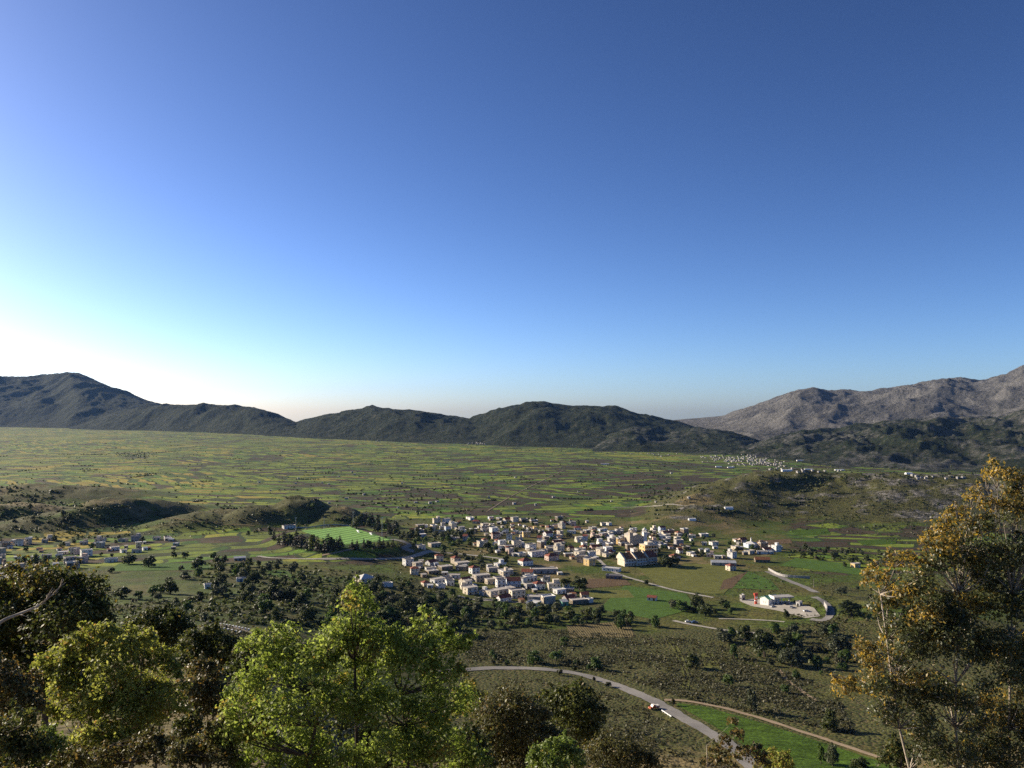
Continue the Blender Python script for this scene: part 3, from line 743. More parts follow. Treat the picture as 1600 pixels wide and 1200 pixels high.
patch("field", [(1180, 845), (1180, 851)], [(1232, 842), (1236, 849)], F_PLOUGH, 0.2, label="red earth plot beside the white chapel")
patch("field", [(1232, 828), (1240, 836)], [(1290, 826), (1295, 835)], F_BRIGHT, 0.2, label="green plot below the scrubby ridge")
patch("field", [(1335, 845), (1345, 852)], [(1398, 841), (1396, 850)], F_BRIGHT, 0.2, label="bright green plot at the foot of the scrubby ridge")
patch("field", [(190, 881), (170, 893)], [(330, 880), (345, 890)], F_GREEN, 0.2, label="green pasture below the white shed")
patch("field", [(415, 890), (430, 900)], [(452, 892), (482, 916)], F_GREEN, 0.2, label="sunlit grass strip between the hillside trees")
patch("yard", [(1152, 939), (1170, 947), (1215, 955), (1255, 966)], [(1172, 936), (1240, 941), (1268, 950), (1278, 963)], M_PALE, 0.18, label="pale concrete yard of the fuel station")

# football pitch
def build_pitch():
    c = PITCH_Q; vs = []; n = 12
    for i in range(n + 1):
        for j in range(n + 1):
            s, t = i / n, j / n
            p = (c[0] * (1 - s) + c[1] * s) * (1 - t) + (c[3] * (1 - s) + c[2] * s) * t; vs.append((p[0], p[1], PITCH_Z + 0.28))
    fs = [(i * (n + 1) + j, i * (n + 1) + j + 1, (i + 1) * (n + 1) + j + 1, (i + 1) * (n + 1) + j) for i in range(n) for j in range(n)]
    o = link("football_pitch", np_mesh("football_pitch", vs, [f[::-1] for f in fs], F_TURF)); tag(o, "bright green football pitch on its levelled terrace", None, None, 'structure')
build_pitch()
# ------------------------------------------------------------------ houses and other buildings
def wall_mat(name, c):
    t = NT(name, 0.9, 0.15)
    n = t.noise(0.35, 5, 0.65); n2 = t.noise(2.5, 3, 0.6)
    f = t.math('ADD', t.math('MULTIPLY', n, 0.7), t.math('MULTIPLY', n2, 0.3))
    t.col(t.ramp(f, [(0.3, tuple(v * .72 for v in c)), (0.55, c), (0.8, tuple(min(.86, v * 1.1) for v in c))])); return t.m
WALLS = {'white': wall_mat("white_render", (.72, .70, .66)), 'cream': wall_mat("cream_render", (.66, .58, .45)), 'tan': wall_mat("tan_render", (.47, .40, .31)),
         'grey': wall_mat("grey_render", (.36, .34, .32)), 'pale blue': wall_mat("pale_blue_render", (.52, .58, .64)), 'ochre': wall_mat("ochre_render", (.66, .47, .22)),
         'pink': wall_mat("pink_render", (.56, .42, .35)), 'stone': wall_mat("rough_stone", (.24, .19, .14)), 'green': wall_mat("green_paint", (.16, .36, .26))}
def tile_mat(name, c):
    t = NT(name, 0.85, 0.2)
    w = t.n("ShaderNodeTexWave"); w.inputs["Scale"].default_value = 1.4; w.inputs["Distortion"].default_value = 0.4
    tc = t.n("ShaderNodeTexCoord"); t.ln(tc.outputs["Object"], w.inputs["Vector"])
    t.col(t.mix(t.noise(0.8, 4, 0.65), tuple(v * .6 for v in c), c)); t.bump(w.outputs["Fac"], 0.4, 0.1); return t.m
ROOFS = {'flat': wall_mat("flat_roof_screed", (.44, .40, .35)), 'white': wall_mat("whitewashed_roof", (.62, .60, .56)), 'red': tile_mat("red_tiles", (.29, .095, .060)), 'brown': tile_mat("brown_tiles", (.30, .13, .06)), 'metal': plain_mat("sheet_metal", (.34, .35, .36), 0.5, 0.2, 0.5, 0.4)}
M_GLASS = plain_mat("dark_window", (.022, .026, .032), 0.25, 0.2, 1, 0.5)
M_SHUT = {'brown': plain_mat("brown_joinery", (.10, .055, .03), 0.6), 'blue': plain_mat("blue_joinery", (.06, .14, .26), 0.6), 'white': plain_mat("white_joinery", (.66, .64, .60), 0.6), 'green': plain_mat("green_joinery", (.06, .15, .10), 0.6)}
M_TANK = plain_mat("tank_metal", (.58, .58, .58), 0.4, 0.1, 1, 0.5, 0.3)
M_STEEL = plain_mat("galvanised_steel", (.46, .46, .45), 0.5, 0.1, 2, 0.5, 0.4)
M_WHITE = plain_mat("white_paint", (.78, .77, .74), 0.5, 0.06, 1.0)
M_REDP = plain_mat("red_paint", (.52, .075, .045), 0.45, 0.1, 1.0)

_wcache = {}
def window_mesh(w, h, colour):
    k = (w, h, colour)
    if k not in _wcache:
        m = MB(); t = 0.12
        m.box(-w / 2, -w / 2 + t, -.09, .04, 0, h); m.box(w / 2 - t, w / 2, -.09, .04, 0, h)
        m.box(-w / 2 + t, w / 2 - t, -.09, .04, 0, t); m.box(-w / 2 + t, w / 2 - t, -.09, .04, h - t, h)
        p = MB(); p.box(-w / 2 + t, w / 2 - t, -.03, .03, t, h - t)
        _wcache[k] = (m.mesh("window", M_SHUT[colour]), p.mesh("pane", M_GLASS))
    return _wcache[k]
_dcache = {}
def door_mesh(w, h, colour):
    k = (w, h, colour)
    if k not in _dcache:
        m = MB(); m.box(-w / 2, w / 2, -.06, .04, 0, h); m.box(-w / 2 + .15, w / 2 - .15, -.085, -.06, .25, h * .45); m.box(-w / 2 + .15, w / 2 - .15, -.085, -.06, h * .52, h - .2)
        _dcache[k] = m.mesh("door", M_SHUT[colour])
    return _dcache[k]

HOUSES = []
WORD = {'white': 'white', 'cream': 'cream', 'tan': 'tan', 'grey': 'grey', 'pale blue': 'pale blue', 'ochre': 'ochre', 'pink': 'pinkish', 'stone': 'stone', 'green': 'green'}
def house(x, y, w, d, h, wall='white', roof='flat', rz=0.4, floors=1, detail=2, name='house', parent_mark=None, label=None, group=None, rng=None, cat='house', roofcol=None, back=0.5):
    """walls, roof, door and windows as parts of one house; local front looks along -y, sunny end along -x"""
    rng = rng or random
    z = min(gz(x + a, y + b) for a in (-w / 3, 0, w / 3) for b in (-d / 3, 0, d / 3)) - 0.1
    o = empty(name, (x, y, z), rz)
    H = h
    wb = MB(); wb.box(-w / 2, w / 2, -d / 2, d / 2, -2.5, H)
    rc = roofcol or {'flat': 'flat', 'white': 'white', 'gable': 'red', 'hip': 'red', 'shed': 'metal'}[roof]
    rb = MB()
    if roof in ('flat', 'white'):
        e = 0.22; rb.box(-w / 2 - e, w / 2 + e, -d / 2 - e, d / 2 + e, H + .002, H + .24)
        t = .22; z0, z1 = H + .242, H + .24 + rng.choice([.25, .5, .8])
        X, Y = w / 2 + e - .03, d / 2 + e - .03
        rb.box(-X, X, -Y, -Y + t, z0, z1); rb.box(-X, X, Y - t, Y, z0, z1); rb.box(-X, -X + t, -Y + t, Y - t, z0, z1); rb.box(X - t, X, -Y + t, Y - t, z0, z1)
    elif roof == 'gable':
        r = d * 0.30; e = 0.35
        wb.prism([(-d / 2 + .01, H), (d / 2 - .01, H), (0, H + r - .02)], 'x', -w / 2 + .01, w / 2 - .01)
        s = r / (d / 2)
        rb.prism([(-d / 2 - e, H - e * s), (0, H + r), (d / 2 + e, H - e * s), (d / 2 + e, H - e * s + .2), (0, H + r + .2), (-d / 2 - e, H - e * s + .2)], 'x', -w / 2 - .3, w / 2 + .3)
    elif roof == 'hip':
        e = 0.4; r = min(w, d) * 0.28; k = max(w - d, 0) / 2; kk = max(d - w, 0) / 2
        X, Y = w / 2 + e, d / 2 + e
        rb.add([(-X, -Y, H), (X, -Y, H), (X, Y, H), (-X, Y, H), (-X, -Y, H + .18), (X, -Y, H + .18), (X, Y, H + .18), (-X, Y, H + .18), (-k - .05, -kk, H + r), (k + .05, -kk, H + r), (k + .05, kk, H + r), (-k - .05, kk, H + r)],
               [(3, 2, 1, 0), (0, 1, 5, 4), (1, 2, 6, 5), (2, 3, 7, 6), (3, 0, 4, 7), (4, 5, 9, 8), (5, 6, 10, 9), (6, 7, 11, 10), (7, 4, 8, 11), (8, 9, 10, 11)])
    else:
        e = .3; rb.prism([(-d / 2 - e, H + .002), (d / 2 + e, H + .9), (d / 2 + e, H + 1.02), (-d / 2 - e, H + .14)], 'x', -w / 2 - e, w / 2 + e)
        wb.prism([(-d / 2 + .02, H), (d / 2 - .02, H), (d / 2 - .02, H + .85)], 'x', -w / 2 + .02, w / 2 - .02)
    wo = wb.build('wall', WALLS[wall], o); ro = rb.build('roof', ROOFS[rc], o)
    if roof in ('flat', 'white') and w > 6 and rng.random() < back:
        a = rng.uniform(.35, .55) * w; b = rng.uniform(.4, .6) * d; sx = rng.choice([-1, 1]) * (w - a) / 2 * .8; sy = (d - b) / 2 * .7
        q = MB(); q.box(sx - a / 2, sx + a / 2, sy - b / 2, sy + b / 2, H + .245, H + 2.9); q.box(sx - a / 2 - .2, sx + a / 2 + .2, sy - b / 2 - .2, sy + b / 2 + .2, H + 2.902, H + 3.1)
        q.build('roof_room', WALLS[wall], o)
    sh = rng.choice(['brown', 'brown', 'blue', 'white', 'green'])
    fh = H / floors
    def put(kind, px_, py_, pz, rot, wd=1.1, ht=1.25, col_=None):
        if kind == 'door': ob = link('door', door_mesh(wd, ht, col_ or sh), o)
        else:
            wm, pm = window_mesh(wd, ht, sh); ob = link('window', wm, o)
            if detail >= 2: link('pane', pm, ob)
            else: ob.data = pm
        ob.location = (px_, py_, pz); ob.rotation_euler = (0, 0, rot)
    nwin = max(1, min(4 if detail >= 2 else 2, int(w / 3.2)))
    dslot = rng.randrange(nwin)
    for f in range(floors):
        for k in range(nwin):
            xx = -w / 2 + w * (k + .5) / nwin
            if f == 0 and k == dslot: put('door', xx, -d / 2 - .05, 0.05, 0, 1.3, min(2.2, fh - .4))
            else: put('window', xx, -d / 2 - .05, f * fh + min(.95, fh * .32), 0, 1.2, min(1.3, fh * .45))
    ns = 1 if detail < 2 else max(1, int(d / 4))
    for f in range(floors if detail >= 2 else 1):
        for k in range(ns): put('window', -w / 2 - .05, -d / 2 + d * (k + .5) / ns, (f if detail >= 2 else floors - 1) * fh + min(.95, fh * .32), -math.pi / 2, 1.1, min(1.3, fh * .45))
    if detail >= 2 and floors > 1 and rng.random() < .6:
        b = MB(); b.box(-w * .3, w * .3, -d / 2 - 1.3, -d / 2 - .1, fh - .1, fh + .06)
        for k in range(8):
            xx = -w * .3 + w * .6 * k / 7; b.box(xx - .03, xx + .03, -d / 2 - 1.28, -d / 2 - 1.22, fh + .062, fh + .95)
        b.box(-w * .3, w * .3, -d / 2 - 1.29, -d / 2 - 1.21, fh + .952, fh + 1.0)
        b.build('balcony', WALLS['white'], o)
    if detail >= 1 and roof == 'flat' and rng.random() < .22:
        b = MB(); b.tube([(w * .15 - .6, d * .1, H + 1.25), (w * .15 + .6, d * .1, H + 1.25)], .32, 8); b.box(w * .15 - .5, w * .15 - .4, d * .1 - .3, d * .1 + .3, H + .24, H + 1.0); b.box(w * .15 + .4, w * .15 + .5, d * .1 - .3, d * .1 + .3, H + .24, H + 1.0)
        b.build('water_tank', M_TANK, o)
    if label: tag(o, label, cat, group)
    else:
        tag(o, None, cat, group)
        size = 'two-storey' if floors == 2 else ('three-storey' if floors == 3 else ('long low' if w > 12 else ('small' if w < 7 else 'low')))
        rname = {'flat': 'flat-roofed', 'white': 'white-roofed', 'gable': 'red-gabled', 'hip': 'red hip-roofed', 'shed': 'metal-roofed'}[roof]
        HOUSES.append((o, "%s %s %s house" % (size, WORD[wall], rname), group))
    return o

R = random.Random(5)
HPOS = []
def near_house(px, py, wpx, dfrac, h, wall, roof, rz, floors=1, label=None, **kw):
    p = hit(px, py); w = wpx / F * p.y * .94; h *= .93
    HPOS.append((p.x, p.y, w * .6))
    return house(p.x, p.y + w * dfrac / 2, w, w * dfrac, h, wall, roof, rz + (.15 if rz > .15 else 0), floors, 2, label=label, rng=R, group=None, back=0.0, **kw), p

NEAR = [  # px, py of the front foot, width px, depth share, height, wall, roof, turn, floors, label
 (638, 884, 15, .8, 6.2, 'white', 'flat', .45, 2, "narrow white two-storey house standing first on the green slope below the pitch"),
 (653, 888, 14, .8, 5.6, 'tan', 'flat', .5, 2, "tan house with a pale flat roof behind a low cream annex"),
 (649, 894, 12, .8, 3, 'cream', 'flat', .5, 1, "low cream annex in front of the tan house below the pitch road"),
 (676, 897, 18, .7, 3.2, 'stone', 'flat', .3, 1, "low rough stone building with a dark flat roof among bushes"),
 (696, 891, 20, .8, 3.6, 'stone', 'flat', .35, 1, "brown stone house with open terrace above the bushes"),
 (722, 885, 22, .7, 3.8, 'tan', 'flat', .3, 1, "brown flat-roofed house with an upper block near the sloping meadow"),
 (684, 911, 22, .6, 4, 'white', 'flat', .6, 1, "white flat-roofed house in the lower corner of the village"),
 (703, 915, 13, .8, 4.5, 'white', 'flat', .2, 1, "small white cube house beside the corner house"),
 (689, 919, 13, .7, 2.8, 'white', 'white', .4, 1, "tiny white outbuilding below the small white cube house"),
 (741, 897, 14, .9, 6, 'white', 'hip', .4, 2, "white house with a bright red hipped roof above the beige block"),
 (752, 909, 26, .6, 6, 'tan', 'flat', .35, 2, "beige two-storey house with dark arched windows and a wide flat roof"),
 (727, 913, 18, .7, 4.2, 'cream', 'gable', .6, 1, "cream house with a sloping brown tiled roof and lit end wall"),
 (766, 913, 15, .8, 4.5, 'tan', 'flat', .3, 1, "tan cube house wedged behind the white house with the red gable"),
 (735, 929, 20, .8, 6, 'cream', 'flat', .45, 2, "cream two-storey house with a grey flat roof half hidden by a bush"),
 (780, 912, 16, .8, 5, 'tan', 'flat', .4, 1, "sandy flat-roofed house joined to the red-gabled white house"),
 (802, 917, 23, .7, 5.5, 'pale blue', 'gable', .15, 2, "white house under a long dark red gable roof with blue door"),
 (788, 927, 34, .5, 3.6, 'grey', 'flat', .5, 1, "long low building under a pale grey slab roof with sunlit end"),
 (769, 933, 16, .9, 5, 'cream', 'flat', .5, 2, "small cream house with a porch at the lower lane"),
 (808, 935, 24, .6, 6.4, 'cream', 'flat', .25, 2, "cream two-storey house with orange balcony doors at the lane"),
 (842, 921, 17, .8, 5, 'pale blue', 'hip', .3, 1, "bluish house with a small red hipped roof"),
 (829, 920, 20, .6, 4, 'grey', 'flat', .3, 1, "low grey house with several stepped slab roofs"),
 (828, 908, 20, .6, 4, 'white', 'white', .4, 1, "white veranda house just behind the stepped slab roofs"),
 (817, 912, 10, 1, 5, 'white', 'flat', .7, 1, "narrow white gable-end house against the dark red roof"),
 (834, 952, 20, .9, 5, 'white', 'white', .9, 1, "bright white corner building with a long sunlit wall, lowest in the village"),
 (856, 944, 20, .8, 5.6, 'tan', 'white', .3, 2, "tan house with a white roof terrace above the bright white corner building"),
 (881, 947, 11, 1, 3.5, 'green', 'shed', .2, 1, "small teal green shed at the lower village edge"),
 (903, 944, 26, .5, 3.4, 'stone', 'flat', .2, 1, "brown stone barn with a long dark roof at the village edge"),
 (921, 942, 9, .8, 3, 'white', 'white', .5, 1, "tiny bright white hut at the end of the stone barn"),
 (874, 928, 18, .7, 3.6, 'white', 'white', .4, 1, "low white house behind the dark round tree"),
 (850, 896, 44, .35, 4, 'grey', 'flat', .12, 1, "long grey building with a shadowed veranda facing the meadow"),
 (838, 870, 26, .5, 5.5, 'white', 'flat', .4, 2, "white house with a row of dark windows above the red roofs"),
 (821, 884, 20, .8, 5, 'white', 'hip', .4, 1, "white house with a faded red hipped roof beside the long grey building"),
 (862, 876, 20, .7, 5, 'pink', 'hip', .35, 1, "pinkish house under a dull red hipped roof"),
 (790, 898, 22, .7, 4.2, 'grey', 'flat', .2, 1, "dark grey flat-roofed house with pale parapet behind the red gable"),
 (770, 894, 18, .7, 4, 'grey', 'flat', .2, 1, "dark grey house beside the one with the pale parapet"),
 (570, 911, 25, .9, 5, 'cream', 'hip', .5, 2, "lone cream house with a pale hipped roof among hillside trees", dict(roofcol='white')),
 (606, 917, 15, .7, 2.8, 'white', 'white', .4, 1, "white hut with a pale roof below the lone cream house"),
 (657, 857, 14, .8, 4.2, 'cream', 'flat', .5, 1, "cream box house beside the pitch access lane"),
 (679, 855, 18, .7, 4.2, 'tan', 'flat', .4, 1, "tan flat-roofed house beside the cream box house"),
 (921, 884, 15, .9, 6.5, 'ochre', 'flat', .5, 2, "sunlit yellow ochre two-storey house at the top of the lane"),
 (906, 871, 16, .8, 6, 'cream', 'flat', .5, 2, "cream two-storey house behind the yellow ochre one"),
 (955, 893, 30, .35, 3, 'white', 'white', -.5, 1, "row of low pale sheds stepping down beside the lane"),
 (959, 905, 26, .4, 3, 'stone', 'flat', -.3, 1, "dark stone farm shed below the pale sheds"),
 (1141, 892, 13, .9, 5, 'cream', 'hip', .3, 2, "isolated cream house with an orange-red top in the meadow"),
 (1018, 939, 15, .6, 3, 'white', 'gable', -.4, 1, "small white cottage with a red roof alone in the green field"),
 (1054, 876, 15, .8, 5, 'pink', 'hip', .4, 1, "pink house with a red roof by the trees past the gabled row"),
 (1130, 884, 40, .4, 3.2, 'grey', 'shed', -.15, 1, "wide grey sheet-metal barn behind the isolated cream house"),
 (1190, 879, 24, .5, 3.2, 'stone', 'gable', -.1, 1, "long farm building with a dull red roof beside the trees", dict(roofcol='brown')),
 (1335, 887, 13, .7, 4, 'ochre', 'flat', .3, 1, "small sandy building at the far end of the road meadow"),
 (175, 879, 19, .6, 3.2, 'white', 'white', .2, 1, "bright white shed with a pale roof on the pasture edge"),
 (330, 920, 18, .6, 2.8, 'white', 'white', .3, 1, "small white farm shed on the wooded hillside"),
 (378, 909, 14, .7, 2.8, 'pale blue', 'white', .2, 1, "pale blue-white hut half hidden by hillside trees"),
 (376, 876, 18, .5, 2.8, 'grey', 'shed', .2, 1, "low grey metal shed on the grassy slope below the knolls"),
]
for row in NEAR:
    kw = row[10] if len(row) > 10 else {}
    o, p = near_house(*row[:9], label=row[9], **kw)
    if row[3] and any(k in row[9] for k in ("yellow ochre two-storey", "bright white corner", "red gable roof", "isolated cream", "long grey building", "bright white shed", "lone cream", "tan flat-roofed house beside", "small white farm shed", "teal green shed", "corner of the village", "dull red roof beside the trees", "grey metal shed")):
        short = {"yellow ochre two-storey": "the yellow ochre house", "bright white corner": "the bright corner building", "red gable roof": "the dark red gable roof", "isolated cream": "the isolated cream house", "long grey building": "the long veranda building", "bright white shed": "the pasture shed", "lone cream": "the lone hipped cream house",
                 "tan flat-roofed house beside": "the access lane house", "small white farm shed": "the white hillside shed", "teal green shed": "the teal shed", "corner of the village": "the white corner house", "dull red roof beside the trees": "the dull red roof", "grey metal shed": "the grey metal shed"}
        mark([v for k, v in short.items() if k in row[9]][0], p)

# three gabled row houses
def gabled_row():
    for k, (px, py) in enumerate([(978, 884), (996, 883), (1013, 881)]):
        p = hit(px, py); w, d, h = 11.5, 13, 7.4
        o = empty('gabled_house', (p.x, p.y + 4, gz(p.x, p.y + 4) - .2), 0.42)
        b = MB(); b.box(-w / 2, w / 2, -d / 2, d / 2, -2, h); b.prism([(-d / 2 + .01, h), (d / 2 - .01, h), (1.5, h + 4.2)], 'x', -w / 2 + .01, w / 2 - .01); b.build('wall', WALLS['cream'], o)
        q = MB(); q.prism([(-d / 2 - .7, h - .3), (1.5, h + 4.25), (d / 2 + .4, h - .2), (d / 2 + .4, h + .05), (1.5, h + 4.55), (-d / 2 - .7, h - .02)], 'x', -w / 2 + .9, w / 2 + .1); q.build('roof', ROOFS['brown' if k < 2 else 'red'], o)
        q = MB(); q.prism([(-d / 2 - 1.2, h - 1.2), (-d / 2 - 1.2, h + .2), (1.5, h + 5.3), (d / 2 + .6, h + .6), (d / 2 + .6, h - 1.2)], 'x', -w / 2 - .9, -w / 2 + .88); q.build('party_wall', WALLS['cream'], o)
        for f in range(2):
            for xx in (-3, 0, 3):
                wm, pm = window_mesh(1.3, 1.6, 'white'); a = link('window', wm, o, (xx, -d / 2 - .05, .9 + f * 3.4)); link('pane', pm, a)
        q = MB(); q.box(-w / 2 + .4, w / 2 - .2, -d / 2 - 1.6, -d / 2 - .1, 3.4, 3.6); q.box(-w / 2 + .4, w / 2 - .2, -d / 2 - 1.6, -d / 2 - 1.5, 3.602, 4.4); q.build('balcony', WALLS['pale blue'], o)
        tag(o, ["cream gabled house with orange-brown roof at the lane end of the row", "middle house of the row of three with sloping orange-brown roofs", "gabled house with orange-brown roof at the tree end of the row"][k], 'house', 'row of three gabled houses')
        HPOS.append((p.x, p.y, 9))
    mark("the three gabled houses", hit(996, 884))
gabled_row()

def apartment():
    p = hit(1014, 869); o = empty('apartment_house', (p.x, p.y + 8, gz(p.x, p.y + 8) - .2), .35)
    b = MB(); b.box(-7.5, 7.5, -5.5, 5.5, -2, 11); b.build('wall', WALLS['ochre'], o)
    b = MB(); b.box(-7.8, 7.8, -5.8, 5.8, 11.002, 11.3); b.box(-3, 4, -3, 3.5, 11.302, 13.6); b.build('roof', WALLS['cream'], o)
    for f in range(3):
        q = MB(); q.box(-7.2, 7.2, -7, -5.6, f * 3.6 + 3.3, f * 3.6 + 3.5); q.box(-7.2, 7.2, -7, -6.9, f * 3.6 + 3.502, f * 3.6 + 4.4); q.build('balcony', WALLS['cream'], o)
        for xx in (-5, -1.7, 1.7, 5):
            wm, pm = window_mesh(1.5, 1.9, 'brown'); a = link('window', wm, o, (xx, -5.55, f * 3.6 + .8)); link('pane', pm, a)
        for yy in (-2.5, 2.5):
            wm, pm = window_mesh(1.3, 1.5, 'brown'); a = link('window', wm, o, (-7.55, yy, f * 3.6 + 1), -math.pi / 2); link('pane', pm, a)
    tag(o, "sunlit ochre three-storey apartment house with balconies above the gabled row", 'apartment house'); HPOS.append((p.x, p.y, 9)); mark("the ochre apartment house", p)
apartment()

def church():
    p = hit(991, 851); o = empty('church', (p.x, p.y + 8, gz(p.x, p.y + 8) - .2), .25)
    b = MB(); b.box(-7, 7, -11, 11, -2, 9.5); b.prism([(-7, 9.5), (7, 9.5), (0, 12.2)], 'y', -10.99, 10.99); b.build('nave', WALLS['tan'], o)
    q = MB(); q.prism([(-7.5, 9.3), (0, 12.25), (7.5, 9.3), (7.5, 9.6), (0, 12.6), (-7.5, 9.6)], 'y', -11.3, 11.4); q.build('roof', ROOFS['flat'], o)
    for s in (-1, 1):
        t = MB(); t.box(s * 8.3 - 2, s * 8.3 + 2, -13, -9, -2, 14); t.box(s * 8.3 - 2.3, s * 8.3 + 2.3, -13.3, -8.7, 14.002, 14.4)
        for a in (-1, 1):
            for c in (-1, 1): t.box(s * 8.3 + a * 1.6 - .4, s * 8.3 + a * 1.6 + .4, -11 + c * 1.6 - .4, -11 + c * 1.6 + .4, 14.402, 17.2)
        t.box(s * 8.3 - 2.1, s * 8.3 + 2.1, -13.1, -8.9, 17.202, 17.6)
        tw = t.build('bell_tower', WALLS['white'] if s > 0 else WALLS['tan'], o)
        c = MB(); c.cone((s * 8.3, -11), 1.9, 17.602, 19.4, 10, .3); c.build('dome', WALLS['white'], tw)
    d = MB(); d.cone((0, 2), 3.2, 11.5, 14.5, 14, 3.2); d.cone((0, 2), 3.5, 14.502, 16.6, 14, .4); d.build('drum_dome', WALLS['tan'], o)
    for xx in (-3, 3):
        wm, pm = window_mesh(1.3, 1.6, 'brown'); link('window', pm, o, (xx, -11.05, 4.5))
    link('door', door_mesh(2.0, 2.2, 'brown'), o, (0, -11.05, 0))
    tag(o, "tan church with two pale bell towers at the far side of the village", 'church'); HPOS.append((p.x, p.y, 14)); mark("the twin-towered church", p)
church()

def chapel():
    p = hit(1173, 856); o = empty('chapel', (p.x, p.y + 4, gz(p.x, p.y + 4) - .2), .3)
    b = MB(); b.box(-6.5, 6.5, -5, 5, -2, 4.6); b.build('wall', WALLS['pale blue'], o)
    b = MB(); b.cone((0, 0), 8.2, 4.602, 6.8, 4, .6); b.build('roof', WALLS['white'], o)
    b = MB(); b.box(-.5, .5, -.5, .5, 6.4, 9.5); b.cone((0, 0), .7, 9.502, 11.2, 8, .1); b.build('lantern', WALLS['white'], o)
    for xx in (-4, 0, 4): link('window', window_mesh(1.3, 1.5, 'white')[1], o, (xx, -5.05, 1.2))
    tag(o, "white chapel with a pyramid roof and slender lantern at the village edge", 'chapel'); HPOS.append((p.x, p.y, 9)); mark("the white chapel", p)
chapel()

# football ground
def flood(px, py, hpx, label):
    p = hit(px, py); H = hpx / F * p.y
    o = empty('floodlight_mast', (p.x, p.y, p.z))
    m = MB(); m.tube([(0, 0, -.5), (0, 0, H * .5), (0, 0, H)], [.30, .24, .15], 8); m.build('mast', M_STEEL, o)
    m = MB(); m.box(-1.3, 1.3, -.1, .1, H - .15, H + .05)
    m.build('crossbar', M_STEEL, o)
    for k in (-1, 0, 1):
        m = MB(); m.box(k * .9 - .35, k * .9 + .35, -.35, -.12, H - .5, H + .3); m.build('floodlight', M_STEEL, o)
    tag(o, label, 'floodlight', 'floodlight masts round the pitch')
flood(464, 829, 20, "floodlight mast beside the white clubhouse")
flood(508, 823, 14, "shorter floodlight mast at the hill side of the pitch")
flood(553, 827, 27, "floodlight mast at the far corner of the pitch")
flood(598, 838, 29, "floodlight mast at the village corner of the pitch")
def clubhouse():
    p = hit(452, 826); o, _ = near_house(452, 826, 20, .45, 3.6, 'white', 'flat', .5, 1, "white flat-roofed clubhouse beside the football pitch", name='clubhouse', cat='clubhouse'); mark("the football clubhouse", p)
clubhouse()
for px, py, lab in [(560, 832, "white team dugout nearer the far corner mast"), (580, 836, "white team dugout nearer the village corner mast")]:
    p = hit(px, py); o = empty('dugout', (p.x, p.y, p.z), -1.0)
    m = MB(); m.prism([(-.9, 0), (.9, 0), (.9, 2.1), (.5, 2.4), (-.5, 2.0), (-.6, 1.9), (.7, 1.95), (.75, .1), (-.9, .1)], 'x', -3, 3); m.build('shell', M_WHITE, o)
    m = MB(); m.box(-2.8, 2.8, .1, .5, .102, .45); m.build('bench', M_SHUT['blue'], o)
    tag(o, lab, 'dugout', 'dugouts by the pitch')
def goal(c, dirv, label):
    z = gz(c[0], c[1]) + .1; o = empty('goal', (c[0], c[1], z), math.atan2(dirv[1], dirv[0]))
    m = MB(); m.tube([(0, -3.66, 0), (0, -3.66, 2.44)], .12, 6); m.tube([(0, 3.66, 0), (0, 3.66, 2.44)], .12, 6); m.tube([(0, -3.66, 2.44), (0, 3.66, 2.44)], .12, 6); m.build('goal_frame', M_WHITE, o)
    m = MB()
    for k in range(9): m.tube([(0, -3.6 + .9 * k, 2.4), (1.4, -3.6 + .9 * k, 0)], .02, 4)
    m.build('net', M_WHITE, o)
    tag(o, label, 'goal', 'goals on the football pitch')
_c = PITCH_Q; _e = (_c[1] - _c[0]) / np.hypot(*(_c[1] - _c[0]))
goal((_c[0] + _c[3]) / 2 + _e * 4, -_e, "white football goal under the shaded hill")
goal((_c[1] + _c[2]) / 2 - _e * 4, _e, "white football goal at the village end behind the pines")
mark("the football pitch", (PITCH_Q.mean(0)[0], PITCH_Q.mean(0)[1])); mark("the pitch road bank", hit(540, 872))

